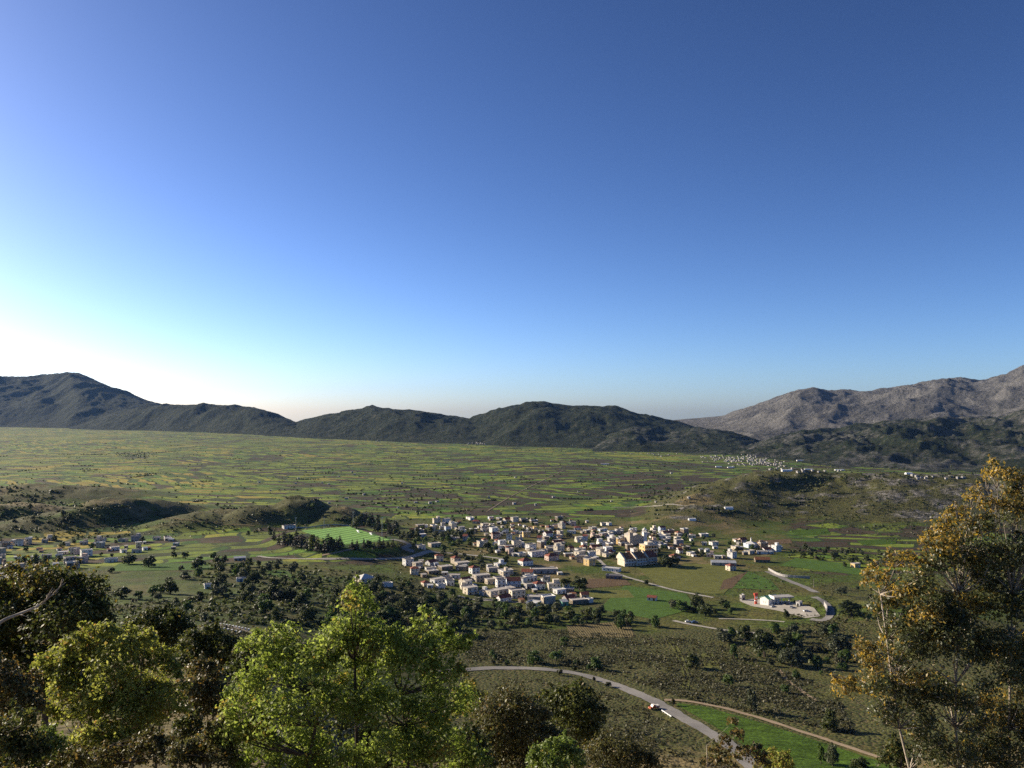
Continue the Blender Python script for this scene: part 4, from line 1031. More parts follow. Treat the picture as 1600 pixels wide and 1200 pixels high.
# fuel station
def fuel_station():
    p = hit(1178, 944); o = empty('price_sign', (p.x, p.y, p.z), .3)
    m = MB(); m.box(-.9, .9, -.5, .5, -.5, 6.6); m.build('pylon', M_REDP, o)
    m = MB(); m.box(-1.5, 1.5, -.7, .7, 6.602, 8.2); m.build('head_panel', M_REDP, o)
    m = MB(); m.box(-1.3, 1.3, -.74, -.71, 4.3, 5.6); m.build('white_panel', M_WHITE, o)
    m = MB(); m.box(-1.0, 1.0, -.6, .6, 2.4, 3.0); m.build('lower_band', M_WHITE, o)
    tag(o, "tall red price pylon with stacked panels on the fuel station yard", 'sign'); mark("the red fuel station pylon", p)
    p = hit(1203, 945); o = empty('service_building', (p.x, p.y + 5, gz(p.x, p.y + 5)), .55)
    m = MB(); m.box(-6, 6, -4, 4, -1, 4.2); m.build('wall', WALLS['white'], o)
    m = MB(); m.prism([(-4.4, 4.1), (0, 5.9), (4.4, 4.1), (4.4, 4.4), (0, 6.2), (-4.4, 4.4)], 'x', -6.3, 6.3); m.build('roof', WALLS['green'], o)
    m = MB(); m.prism([(-4, 4.2), (4, 4.2), (0, 5.85)], 'x', -5.99, 5.99); m.build('gable', WALLS['white'], o)
    link('door', door_mesh(2, 2.2, 'blue'), o, (0, -4.05, 0)); link('window', window_mesh(2, 1.5, 'white')[0], o, (3.5, -4.05, 1)); link('window', window_mesh(2, 1.5, 'white')[0], o, (-6.05, 0, 1), -math.pi / 2)
    tag(o, "white fuel station building with a green gable roof", 'building'); HPOS.append((p.x, p.y, 10))
    p = hit(1222, 945); o = empty('canopy', (p.x, p.y + 6, gz(p.x, p.y + 6)), .2)
    m = MB(); m.box(-8, 8, -4, 4, 4.6, 5.4); m.build('canopy_roof', WALLS['grey'], o)
    for xx in (-6, 0, 6): m = MB(); m.box(xx - .25, xx + .25, -.25, .25, -.5, 4.598); m.build('post', M_WHITE, o)
    m = MB(); m.box(-8.1, -8.02, -4, 4, 3.9, 5.9); m.build('fascia', M_WHITE, o)
    for xx in (-3, 3): m = MB(); m.box(xx - .4, xx + .4, -.3, .3, 0, 1.7); m.box(xx - .9, xx + .9, -.6, .6, -.2, -.002); m.build('fuel_pump', M_WHITE, o)
    tag(o, "grey fuel station canopy with a white end board", 'canopy')
    near_house(1246, 947, 9, .7, 3.4, 'white', 'flat', .6, 1, "small white kiosk at the end of the fuel station yard", name='kiosk', cat='kiosk')
    near_house(1158, 938, 7, .7, 4, 'grey', 'flat', .3, 1, "slim grey storage hut at the entrance of the fuel station", name='storage_hut', cat='hut')
fuel_station()

M_TYRE = plain_mat("tyre_rubber", (.02, .02, .02), 0.9)
def car(px, py, rz, paint, label, name='car', pickup=False):
    p = hit(px, py); o = empty(name, (p.x, p.y, p.z + .22), rz)
    L, W = (4.7, 1.85)
    if pickup:
        m = MB(); m.prism([(-2.35, .35), (2.35, .35), (2.35, .95), (1.1, 1.0), (1.1, .98), (-2.35, .98)], 'y', -.9, .9); m.build('body', paint[0], o)
        m = MB(); m.prism([(-.3, .99), (1.15, .99), (.75, 1.75), (-.2, 1.78)], 'y', -.82, .82); m.build('cab', paint[0], o)
        m = MB(); m.box(-2.3, -.4, -.88, .88, .99, 1.35); m.build('load_cover', paint[1], o)
        m = MB(); m.prism([(.80, 1.68), (1.12, 1.05), (1.16, 1.05), (.84, 1.70)], 'y', -.74, .74); m.build('windscreen', M_GLASS, o)
        m = MB(); m.prism([(-.25, 1.79), (.72, 1.76), (.72, 1.82), (-.25, 1.84)], 'y', -.8, .8); m.build('cab_roof', paint[1], o)
    else:
        m = MB(); m.prism([(-2.1, .35), (2.1, .35), (2.15, .75), (1.2, .95), (-1.9, .98), (-2.1, .8)], 'y', -.86, .86); m.build('body', paint[0], o)
        m = MB(); m.prism([(-1.8, .985), (1.1, .965), (.35, 1.48), (-1.3, 1.5)], 'y', -.74, .74); m.build('cabin', M_GLASS, o)
        m = MB(); m.prism([(-1.25, 1.503), (.32, 1.483), (.3, 1.53), (-1.2, 1.55)], 'y', -.7, .7); m.build('car_roof', paint[0], o)
    for sx in (-1.4, 1.4):
        for sy in (-.82, .82):
            m = MB(); m.tube([(sx, sy - .11, .34), (sx, sy + .11, .34)], .34, 12); wh = m.build('wheel', M_TYRE, o)
            m = MB(); m.tube([(sx, sy - .125, .34), (sx, sy + .125, .34)], .19, 10); m.build('rim', M_STEEL, wh)
    for sy in (-.6, .6):
        m = MB(); m.box(2.1 if not pickup else 2.32, 2.17 if not pickup else 2.38, sy - .16, sy + .16, .62, .78); m.build('headlight', M_WHITE, o)
    tag(o, label, 'pickup' if pickup else 'car')
M_ORANGE = plain_mat("orange_paint", (.48, .12, .035), 0.35, 0.1, 1, 0.5); M_IVORY = plain_mat("ivory_paint", (.72, .66, .54), 0.4, 0.08, 1, 0.5); M_BLUE = plain_mat("blue_paint", (.06, .12, .26), 0.35, 0.1, 1, 0.5); M_SILV = plain_mat("silver_paint", (.55, .56, .58), 0.3, 0.06, 1, 0.6)
car(1019, 1108, -2.7, (M_ORANGE, M_IVORY), "orange pickup with a pale load cover parked at the road edge", 'pickup_truck', True)
car(1073, 973, .1, (M_WHITE,), "white car parked on the pale lane")
car(1083, 974, .1, (M_BLUE,), "dark blue car parked beside the white car on the lane")
car(1256, 956, .2, (M_WHITE,), "white car standing at the end of the fuel station yard")
car(1233, 950, 1.1, (M_SILV,), "silver car near the kiosk of the fuel station")
car(1204, 949, .6, (M_SILV,), "silver car in front of the green-roofed station building")
def barrier():
    a, b = hit(1031, 1112), hit(1046, 1122); o = empty('guard_rail', a); d = b - a
    L_ = math.hypot(d.x, d.y); o.rotation_euler = (0, 0, math.atan2(d.y, d.x))
    m = MB(); sl = d.z / L_
    m.add([(0, -.12, .5), (L_, -.12, .5 + d.z), (L_, .12, .5 + d.z), (0, .12, .5), (0, -.12, .85), (L_, -.12, .85 + d.z), (L_, .12, .85 + d.z), (0, .12, .85)], [(3, 2, 1, 0), (4, 5, 6, 7), (0, 1, 5, 4), (1, 2, 6, 5), (2, 3, 7, 6), (3, 0, 4, 7)]); m.build('rail', M_WHITE, o)
    for k in range(4):
        t = L_ * (k + .5) / 4; m = MB(); m.box(t - .1, t + .1, -.1, .1, t * sl - .6, t * sl + .6); m.build('post', M_WHITE, o)
    tag(o, "white guard rail on the inside of the road bend beside the pickup", 'guard rail')
barrier(); mark("the parked orange pickup", hit(1019, 1108))
def pole(px, py, hpx, label):
    p = hit(px, py); H = hpx / F * p.y; o = empty('utility_pole', p)
    m = MB(); m.tube([(0, 0, -.5), (0, 0, H)], [.2, .13], 7); m.build('pole', M_PALE_BARK, o); m = MB(); m.box(-.9, .9, -.06, .06, H - .6, H - .45); m.build('crossarm', M_PALE_BARK, o)
    tag(o, label, 'utility pole'); mark("the utility pole", p)
pole(1268, 919, 14, "pale wooden utility pole beside the road out of the village")

def wall_line(pxs, h, t, mat, label, name='retaining_wall'):
    pts = smooth_line([Vector((*hit(*q).xy, 0)) for q in pxs], 6); vs = []; fs = []
    for i, p in enumerate(pts):
        d = (pts[min(i + 1, len(pts) - 1)] - pts[max(i - 1, 0)]).normalized(); n = Vector((-d.y, d.x, 0)) * t / 2; z = gz(p.x, p.y)
        vs += [(*(p + n).xy, z - 1), (*(p + n).xy, z + h), (*(p - n).xy, z + h), (*(p - n).xy, z - 1)]
    for i in range(len(pts) - 1):
        for k in range(4): fs.append((i * 4 + k, i * 4 + (k + 1) % 4, i * 4 + 4 + (k + 1) % 4, i * 4 + 4 + k))
    fs += [(0, 1, 2, 3)[::-1], tuple(len(vs) - 4 + k for k in range(4))]
    me = bpy.data.meshes.new(name); me.from_pydata(vs, [], fs); me.materials.append(mat); me.update(); tag(link(name, me), label, 'wall')
wall_line([(1198, 891), (1216, 900), (1240, 903), (1262, 904)], 2.2, .4, WALLS['grey'], "long grey boundary wall beside the road out of the village")
wall_line([(1284, 946), (1288, 953), (1287, 962)], 3.0, .5, WALLS['grey'], "curved grey retaining wall inside the sharp road bend")
wall_line([(742, 935), (762, 938), (785, 939)], 1.3, .4, WALLS['cream'], "low cream garden wall along the lane below the cream houses")
wall_line([(445, 825), (500, 822), (548, 822)], 1.1, .15, M_STEEL, "grey fence along the hill side of the football pitch", 'fence')

# beehives
def beehives():
    proto = None
    def one(p, lab, grp):
        nonlocal proto
        if proto is None:
            proto = empty('beehive', p)
            m = MB(); m.box(-.34, .34, -.42, .42, .12, .72); m.build('hive_body', M_WHITE, proto)
            m = MB(); m.box(-.4, .4, -.48, .48, .722, .86); m.build('lid', M_WHITE, proto)
            m = MB(); m.box(-.3, .3, -.36, .36, -.15, .118); m.build('stand', M_BARK, proto); o = proto
        else:
            o = proto.copy(); col.objects.link(o)
            for ch in proto.children:
                c = ch.copy(); col.objects.link(c); c.parent = o
        o.location = p; o.rotation_euler = (0, 0, R.uniform(-.2, .2)); o.scale = (.9, .9, .9); tag(o, lab, 'beehive', grp)
    for k in range(15):
        t = k / 14; px = 329 + 68 * t; py = 974 + 12 * t ** 1.25; one(hit(px, py), ORD[k] + " white box beehive from the sunny end of the longer row", "longer row of beehives")
    for k in range(8):
        t = k / 7; px = 335 + 44 * t; py = 981 + 8 * t ** 1.2; one(hit(px, py), ORD[k] + " white box beehive from the sunny end of the shorter row", "shorter row of beehives")
    one(hit(297, 969), "single white beehive in the rough grass apart from the rows", "lone beehive")
beehives(); mark("the beehive rows", hit(360, 980))

# village fill
def inside(poly, x, y):
    c = False; j = len(poly) - 1
    for i in range(len(poly)):
        if (poly[i][1] > y) != (poly[j][1] > y) and x < (poly[j][0] - poly[i][0]) * (y - poly[i][1]) / (poly[j][1] - poly[i][1]) + poly[i][0]: c = not c
        j = i
    return c
VILLAGE = [(640, 838), (672, 817), (740, 809), (830, 813), (905, 813), (985, 824), (1055, 832), (1120, 841), (1180, 848), (1222, 855), (1222, 863), (1180, 868), (1130, 875), (1065, 868), (1035, 862), (1030, 868), (985, 868), (940, 878), (900, 880), (872, 866), (800, 872), (762, 858), (720, 846), (672, 842)]
LEFTV = [(-20, 846), (60, 842), (130, 846), (200, 841), (285, 842), (286, 858), (235, 866), (165, 872), (130, 884), (95, 902), (-20, 908)]
def fill(poly, count, sep, group, mats, seed, hip=.13):
    rg = random.Random(seed); x0, x1 = min(p[0] for p in poly), max(p[0] for p in poly); y0, y1 = min(p[1] for p in poly), max(p[1] for p in poly)
    n = 0
    for _ in range(count * 60):
        if n >= count: break
        px, py = rg.uniform(x0, x1), y0 + (y1 - y0) * rg.random()
        if not inside(poly, px, py): continue
        p = hit(px, py, 600)
        if any(abs(p.x - a) < sep + r * .5 and abs(p.y - b) < sep * 1.0 + r * .5 for a, b, r in HPOS): continue
        HPOS.append((p.x, p.y, 4)); n += 1
        w = rg.uniform(4.8, 10.5); d = rg.uniform(4.8, 7.5); fl = 2 if rg.random() < .33 else 1; h = 2.9 * fl + rg.uniform(-.3, .5)
        roof = 'hip' if rg.random() < hip * .5 else ('gable' if rg.random() < hip else ('white' if rg.random() < .3 else 'flat'))
        o = house(p.x, p.y, w, d, h, rg.choice(mats), roof, rg.choice([.45, .6, .35, .25, .7, -.15]) + rg.uniform(-.12, .12), fl, 1 if p.y > 780 else 2, group=group, rng=rg, back=.3)
LOWV = [(632, 882), (700, 874), (780, 884), (872, 886), (905, 925), (930, 946), (840, 954), (740, 938), (660, 920)]
fill(LOWV, 24, 5.0, "houses of the village on the plain", ['white'] * 4 + ['cream'] * 4 + ['tan'] * 3 + ['grey'] * 2 + ['stone'] * 2, 17, .25)
fill(VILLAGE, 172, 5.6, "houses of the village on the plain", ['white'] * 6 + ['cream'] * 5 + ['tan'] * 3 + ['grey'] * 3 + ['stone'] * 3 + ['pale blue', 'ochre', 'pink'], 3)
fill(LEFTV, 50, 6, "houses of the village under the grassy knolls", ['white'] * 3 + ['cream'] * 3 + ['tan'] * 4 + ['grey'] * 5 + ['stone'] * 4 + ['pink'], 9, .05)
mark("the knoll foot", hit(230, 852)); mark("the knoll village", hit(60, 870)); mark("the shaded knoll", hit(120, 850))
mark("the red earth plot", hit(790, 823)); mark("the far village edge", hit(700, 818)); mark("the middle of the village", hit(900, 845)); mark("the far rim of the village", hit(860, 815))
SHEDS = []
def shed_fill(poly, count, seed, group):
    rg = random.Random(seed); x0, x1 = min(p[0] for p in poly), max(p[0] for p in poly); y0, y1 = min(p[1] for p in poly), max(p[1] for p in poly); n = 0
    for _ in range(count * 60):
        if n >= count: break
        px, py = rg.uniform(x0, x1), rg.uniform(y0, y1)
        if not inside(poly, px, py): continue
        p = hit(px, py, 600)
        if any(abs(p.x - a) < 2.4 + r * .62 and abs(p.y - b) < 2.4 + r * .62 for a, b, r in HPOS): continue
        HPOS.append((p.x, p.y, 2.2)); n += 1
        w, d, h = rg.uniform(3, 5.5), rg.uniform(2.6, 4.2), rg.uniform(2.1, 2.9); wc = rg.choice(['white', 'white', 'cream', 'tan', 'grey', 'stone']); rc = rg.choice(['flat', 'white', 'metal', 'brown'])
        o = empty('shed', (p.x, p.y, gz(p.x, p.y) - .15), rg.uniform(.1, .7))
        m = MB(); m.box(-w / 2, w / 2, -d / 2, d / 2, -1.2, h); m.build('wall', WALLS[wc], o)
        m = MB(); m.prism([(-d / 2 - .25, h + .004), (d / 2 + .25, h + .5), (d / 2 + .25, h + .62), (-d / 2 - .25, h + .12)], 'x', -w / 2 - .2, w / 2 + .2); m.build('roof', ROOFS[rc], o)
        link('door', door_mesh(1.3, 1.9, 'brown'), o, (rg.uniform(-.6, .6), -d / 2 - .05, 0))
        tag(o, None, 'shed', group); SHEDS.append((o, "small %s shed with a %s roof" % (WORD[wc], {'flat': 'grey', 'white': 'white', 'metal': 'tin', 'brown': 'brown'}[rc]), group))
shed_fill(VILLAGE, 95, 31, "sheds between the village houses"); shed_fill(LOWV, 22, 32, "sheds between the village houses"); shed_fill(LEFTV, 26, 33, "sheds under the grassy knolls")
label_all(HOUSES); label_all(SHEDS)
print('HOUSECOUNT', len([o for o in bpy.data.objects if o.name.startswith('house')]))

# greenhouses and barns out on the plain
def greenhouse(px, py, lpx, label, wdt=8, rz=None):
    p = hit(px, py); L_ = lpx * .8 / F * p.y; wdt = 6; o = empty('greenhouse', p, 0.05 if rz is None else rz)
    m = MB(); m.prism([(wdt / 2 * math.cos(a), 1.0 + 1.9 * math.sin(a)) for a in np.linspace(0, math.pi, 9)] + [(-wdt / 2, -1), (wdt / 2, -1)], 'x', -L_ / 2, L_ / 2); m.build('cover', M_WHITE, o, smooth=False)
    m = MB(); m.box(-L_ / 2 - .06, -L_ / 2 - .002, -1.4, 1.4, 0, 2.6); m.build('door', M_STEEL, o)
    tag(o, label, 'greenhouse', 'greenhouses on the plain')
for px, py, l, lab in [(945, 726, 16, "long white greenhouse alone in the dark middle of the plain"), (1122, 730, 12, "white greenhouse just below the distant white village"), (1141, 731, 13, "second white greenhouse below the distant white village"), (1228, 736, 20, "long pale greenhouse at the end of the distant village"), (1262, 734, 16, "bright white greenhouse by the dark copse"), (1310, 735, 18, "white greenhouse at the foot of the rocky foothills"), (1137, 795, 16, "white greenhouse on brown soil below the scrubby ridge"), (1080, 813, 14, "low white greenhouse among green strips behind the village"), (1418, 741, 13, "greenhouse under the shaded foothill slope"), (1250, 720, 16, "white shed roof on the slope above the distant village")]:
    greenhouse(px, py, l, lab)

# distant villages: hundreds of houses a pixel or two wide, kept as one mass
def far_villages():
    m = MB(); rg = random.Random(21)
    spots = []
    for _ in range(190):
        px = rg.triangular(1085, 1245, 1180); c = 716 + (px - 1085) * .045 + (0 if px < 1180 else (px - 1180) * .14); spots.append((px, c + rg.gauss(0, 3.4)))
    spots += [(rg.gauss(742, 9), 693.5 + rg.gauss(0, 1.4)) for _ in range(24)] + [(rg.gauss(592, 7), 690 + rg.gauss(0, 1)) for _ in range(8)]
    spots += [(rg.uniform(1400, 1520), 747 + rg.gauss(0, 1.5)) for _ in range(12)] + [(rg.uniform(1230, 1345), 737 + rg.gauss(0, 1.5)) for _ in range(12)]
    spots += [(rg.uniform(985, 1060), 711 + rg.gauss(0, 2)) for _ in range(10)] + [(rg.uniform(400, 1100), rg.uniform(735, 800)) for _ in range(30)]
    for px, py in spots:
        p = hit(px, py, 1200); w, d, h = rg.uniform(2.6, 5.4), rg.uniform(2.5, 4.5), rg.choice([1.8, 2.3, 3.0])
        a = rg.uniform(0, .6); ca, sa = math.cos(a), math.sin(a)
        def tr(vs): return [(p.x + x * ca - y * sa, p.y + x * sa + y * ca, p.z + z) for x, y, z in vs]
        b = MB().box(-w / 2, w / 2, -d / 2, d / 2, -2, h).box(-w / 2 - .3, w / 2 + .3, -d / 2 - .3, d / 2 + .3, h + .01, h + .3)
        m.add(tr(b.v), b.f)
    o = m.build('distant_village_houses', WALLS['grey']); tag(o, "tiny white houses of the distant villages at the foot of the mountains", 'distant houses', kind='stuff')
far_villages()
# ------------------------------------------------------------------ trees and bushes of the middle distance
T_ITEMS = []
TWORD = {'oak': 'dark evergreen', 'leafy': 'fresh green tree', 'olive': 'greyish spreading tree', 'pine': 'dark pointed pine', 'shrub': 'low rounded bush'}
def tree_px(kind, px, py, wpx, hpx=None, label=None, group="trees and bushes dotted over the hillside and plain"):
    p = hit(px, py); s = p.y / F
    o = place_tree(kind, p.x, p.y, wpx * s, hpx * s if hpx else None, label)
    if not label: T_ITEMS.append((o, kind, group))
    else: tag(o, label)
    return o
MANUAL = [('leafy', 1143, 1030, 15, 30, "bright green slender tree in front of the tall dark trees"), ('oak', 1190, 1026, 44, 50, "tall broad dark tree with a second one behind it on the scrubby slope"), ('oak', 1160, 1003, 28, 32, "dark tree behind the bright green slender one"), ('olive', 1128, 1003, 30, 24, "grey-green bush beside the tall dark trees"),
 ('olive', 1232, 1042, 40, 40, "wide olive green tree on the slope below the fuel station bend"), ('oak', 1224, 1014, 26, 30, "dark tree just behind the wide olive green one"), ('oak', 1080, 1044, 26, 27, "brownish dark round tree beside the mown clearing"), ('leafy', 1135, 1072, 22, 22, "small green tree below the mown clearing"),
 ('olive', 1170, 1112, 20, 40, "pale silvery willow-like tree beside the dirt track"), ('olive', 1308, 1022, 42, 36, "pale feathery tree on the far scrubby bank"), ('leafy', 1312, 1048, 22, 14, "small bright bush below the pale feathery tree"), ('shrub', 1050, 1103, 9, 12, "small dark bush at the fork of the road and the dirt track"),
 ('oak', 1291, 1142, 30, 36, "dark bush by the dirt track under the orange-leaved tree"), ('oak', 707, 990, 32, 28, "dark round tree where the meadow meets the scrub"), ('oak', 805, 975, 22, 20, "dark round tree above the long scrub field"), ('leafy', 833, 1036, 30, 20, "green bush in the hedge above the road"), ('leafy', 868, 1033, 26, 20, "paler green bush in the hedge above the road"),
 ('leafy', 930, 1046, 24, 22, "green bush standing above the road bend"), ('leafy', 881, 1008, 18, 16, "green bush below the bare brown plot"), ('shrub', 874, 1055, 12, 11, "small bush on the lower verge of the road"), ('shrub', 950, 1074, 13, 10, "low bush beside the road curve"), ('shrub', 927, 1064, 8, 7, "tiny bush beside the road curve"),
 ('oak', 195, 935, 32, 22, "black-green round bush on the open grass slope"), ('oak', 270, 928, 28, 28, "brownish dark tree on the open grass slope"), ('oak', 173, 925, 14, 11, "small dark bush above the black-green round bush"), ('oak', 205, 882, 26, 20, "dark tree beside the bright white pasture shed"), ('oak', 178, 895, 14, 10, "small round bush below the white shed"),
 ('oak', 236, 886, 26, 20, "dark round tree on the pasture edge"), ('oak', 312, 888, 24, 20, "round dark tree above the hillside fields"), ('oak', 384, 890, 18, 16, "round tree on the bright pasture strip"), ('oak', 60, 895, 26, 34, "tall dark tree among the shaded houses"), ('oak', 76, 890, 14, 26, "slim dark cypress-like tree among the shaded houses"), ('oak', 40, 892, 18, 26, "dark tree among the shaded houses near the knolls"),
 ('oak', 905, 922, 28, 26, "large dark round tree at the end of the village field"), ('oak', 884, 916, 20, 16, "dark tree beside the large round one at the village field"), ('oak', 848, 962, 30, 24, "dark leafy tree hiding the corner of the bright white building"), ('oak', 1047, 885, 34, 20, "broad dark grove tree beyond the gabled row"), ('oak', 1035, 884, 24, 18, "dark tree touching the gabled row"), ('oak', 1225, 966, 13, 16, "dark round tree in front of the fuel station yard"),
 ('oak', 1085, 950, 22, 26, "dark tree in the green field by the lane"), ('oak', 1100, 962, 26, 20, "wide dark tree by the parked cars"), ('leafy', 1062, 955, 22, 20, "green tree behind the parked cars"), ('oak', 1008, 914, 10, 10, "small dark tree beside the straight lane"), ('oak', 1326, 962, 44, 28, "wide dark thicket tree beyond the road bend"), ('oak', 1358, 956, 24, 18, "dark tree behind the thicket beyond the road bend"),
 ('olive', 1310, 930, 20, 14, "grey-green bush on the road meadow"), ('oak', 558, 826, 22, 22, "wide brown-green tree at the far corner of the pitch"), ('leafy', 490, 794, 9, 10, "small round tree on the flank of the highest knoll")]
for kd, px, py, wd, ht, lab in MANUAL: tree_px(kd, px, py, wd, ht, lab, None)
mark("the tall dark trees", hit(1190, 1026)); mark("the wide thicket", hit(1326, 962)); mark("the mown clearing", hit(1108, 1035)); mark("the large round tree", hit(905, 922)); mark("the bare brown plot", hit(935, 985)); mark("the pasture strip", hit(450, 905)); mark("the road hedge", hit(850, 1036)); mark("the highest knoll", hit(470, 790)); mark("the grass slope", hit(230, 930)); mark("the wooded hollow", hit(620, 950)); mark("the lower lane wall", hit(770, 945)); mark("the road meadow", hit(1290, 880)); mark("the foot of the scrubby ridge", hit(1300, 835)); mark("the rocky cut", hit(1085, 795)); mark("the copse on the plain", hit(740, 800)); mark("the valley fields", hit(300, 770))
# pine belt on the pitch bank
for k, (px, py, h) in enumerate([(438, 850, 24), (447, 852, 26), (456, 851, 24), (465, 856, 27), (474, 855, 26), (482, 860, 28), (490, 860, 26), (498, 862, 30), (506, 861, 27), (514, 861, 29), (521, 859, 27), (528, 857, 25), (533, 856, 22), (430, 844, 20), (424, 838, 16), (552, 857, 15), (559, 858, 19), (570, 858, 16), (578, 858, 18), (586, 858, 16), (594, 857, 19), (600, 857, 20), (607, 856, 15), (615, 855, 14)]):
    q = .72 + .42 * ((k * 7) % 11) / 10; tree_px('oak' if k % 4 == 2 else 'pine', px, py, h * q * (.55 + .3 * ((k * 5) % 7) / 6), h * q, None, "tree belt in front of the football pitch")
RT = random.Random(12)
def scatter(poly, count, kinds, wmin, wmax, sep=0.0, group="trees and bushes dotted over the hillside and plain", dmin=250, avoid=True):
    x0, x1 = min(p[0] for p in poly), max(p[0] for p in poly); y0, y1 = min(p[1] for p in poly), max(p[1] for p in poly); n = 0
    for _ in range(count * 40):
        if n >= count: break
        px, py = RT.uniform(x0, x1), RT.uniform(y0, y1)
        if not inside(poly, px, py): continue
        p = hit(px, py, dmin); wm = RT.uniform(wmin, wmax)
        if avoid and any(abs(p.x - a) < r * .9 + wm * .4 and abs(p.y - b) < r * .9 + wm * .4 for a, b, r in HPOS): continue
        if pitch_dist(np.array([p.x]), np.array([p.y]))[0] < 2: continue
        if any(abs(p.x - a) < 3.0 + wm / 2 and abs(p.y - b) < 3.0 + wm / 2 for a, b in ROADPTS): continue
        kd = RT.choice(kinds); n += 1
        if kd == 'oak' and RT.random() < .27: kd = RT.choice(['olive', 'leafy', 'olive'])
        o = place_tree(kd, p.x, p.y, wm); T_ITEMS.append((o, kd, group))
ROADPTS = [(v[0], v[1]) for o in bpy.data.objects if o.name.split('.')[0] in ('road', 'lane') for v in [tuple(q.co) for q in o.data.vertices][1::4]]
O5 = ['oak'] * 5
scatter([(340, 878), (440, 884), (520, 910), (640, 915), (720, 945), (700, 985), (600, 985), (470, 985), (400, 960), (340, 935)], 150, O5 + ['oak'] * 4 + ['leafy', 'olive', 'shrub'], 5, 10)
scatter([(250, 870), (420, 878), (430, 900), (330, 900), (260, 905), (200, 950), (340, 985), (300, 900)], 26, O5 + ['shrub', 'leafy'], 4, 8)
scatter([(640, 945), (840, 950), (900, 958), (1000, 965), (1050, 975), (1000, 985), (880, 978), (700, 985)], 60, O5 + ['leafy'] * 4 + ['olive'] * 2 + ['shrub'], 4.5, 9)
scatter([(560, 920), (720, 930), (840, 955), (720, 965), (640, 955)], 34, ['oak', 'leafy', 'leafy', 'olive', 'shrub'], 4, 8)
scatter(VILLAGE, 118, ['oak'] * 2 + ['leafy'] * 3 + ['olive'] * 3, 3.5, 7)
scatter(LEFTV, 24, ['oak'] * 4 + ['leafy', 'olive'], 4, 8)
scatter([(600, 842), (760, 845), (800, 870), (790, 895), (730, 890), (700, 880), (640, 868), (620, 850)], 34, ['oak'] * 4 + ['leafy'] * 2, 5, 8.5)
scatter([(545, 806), (640, 828), (740, 836), (730, 846), (640, 845), (590, 832)], 46, ['pine', 'oak', 'oak', 'oak'], 7, 11, dmin=300)
scatter([(1040, 940), (1130, 945), (1150, 960), (1060, 965)], 14, O5 + ['leafy', 'shrub'], 4, 8)
scatter([(1120, 985), (1290, 980), (1340, 1040), (1250, 1050), (1140, 1010)], 26, ['oak', 'olive', 'olive', 'leafy', 'shrub'], 4, 9)
scatter([(1300, 880), (1400, 890), (1400, 960), (1300, 940)], 16, ['oak', 'oak', 'shrub', 'olive'], 3.5, 7)
scatter([(1220, 852), (1330, 862), (1420, 880), (1340, 885), (1240, 872)], 28, ['oak', 'oak', 'olive', 'shrub'], 4.5, 8, dmin=500)
scatter([(-20, 770), (60, 775), (130, 790), (110, 840), (-20, 842)], 30, ['oak', 'oak', 'shrub'], 5, 9, dmin=600)
scatter([(240, 800), (430, 780), (560, 810), (430, 840), (280, 842)], 26, ['oak', 'shrub', 'shrub'], 3, 7, dmin=600)
scatter([(1280, 1000), (1340, 1100), (1180, 1090), (1080, 1060), (1120, 1040)], 14, ['shrub', 'olive', 'leafy'], 2, 5)
scatter([(750, 1020), (1000, 1045), (980, 1060), (760, 1040)], 24, ['shrub', 'shrub', 'leafy', 'oak'], 2, 4.2)
tree_px('leafy', 1276, 1194, 16, 38, "small dark-stemmed tree standing in the bright green crop"); tree_px('olive', 1294, 1198, 24, 40, "yellowish sapling beside the small tree in the crop"); tree_px('oak', 1335, 1206, 32, 26, "dark bush in the bright green crop")
for i, (o, kd, g) in enumerate(T_ITEMS): pass
def size_word(o, kd):
    s = o.scale[0]; return '' if kd == 'pine' else ('large ' if s > 7.5 else ('small ' if s < 5 else ''))
label_all([(o, size_word(o, kd) + TWORD[kd], g) for o, kd, g in T_ITEMS])

# trees beyond counting on the farmed plain, and ground-hugging scrub
def clump_mass(name, pts, mat, label, cards, seed, flat=0.8, leaf=0.55):
    rng = np.random.default_rng(seed); pts = np.array(pts); n = len(pts)
    d = rng.normal(size=(n, cards, 3)); d /= np.linalg.norm(d, axis=2, keepdims=True); d[..., 2] = np.abs(d[..., 2])
    r = pts[:, 3][:, None, None]
    C = pts[:, None, :3] + d * r * rng.uniform(.35, .95, (n, cards, 1)) * np.array([1, 1, flat * 1.5]) + np.array([0, 0, 0.1]) * r
    N = d + rng.normal(size=d.shape) * .45
    sz = np.repeat(pts[:, 3] * leaf * 1.7, cards)
    V, Fc = leaf_arrays(C.reshape(-1, 3), N.reshape(-1, 3), sz, rng, 0.85)
    tone = np.repeat(np.clip(np.repeat(rng.normal(.45, .2, n), cards) + rng.normal(0, .12, n * cards), 0, 1), 4)
    o = link(name, np_mesh(name, V, Fc, mat, False, {'tone': tone})); tag(o, label, 'trees' if 'tree' in name else 'scrub', kind='stuff')
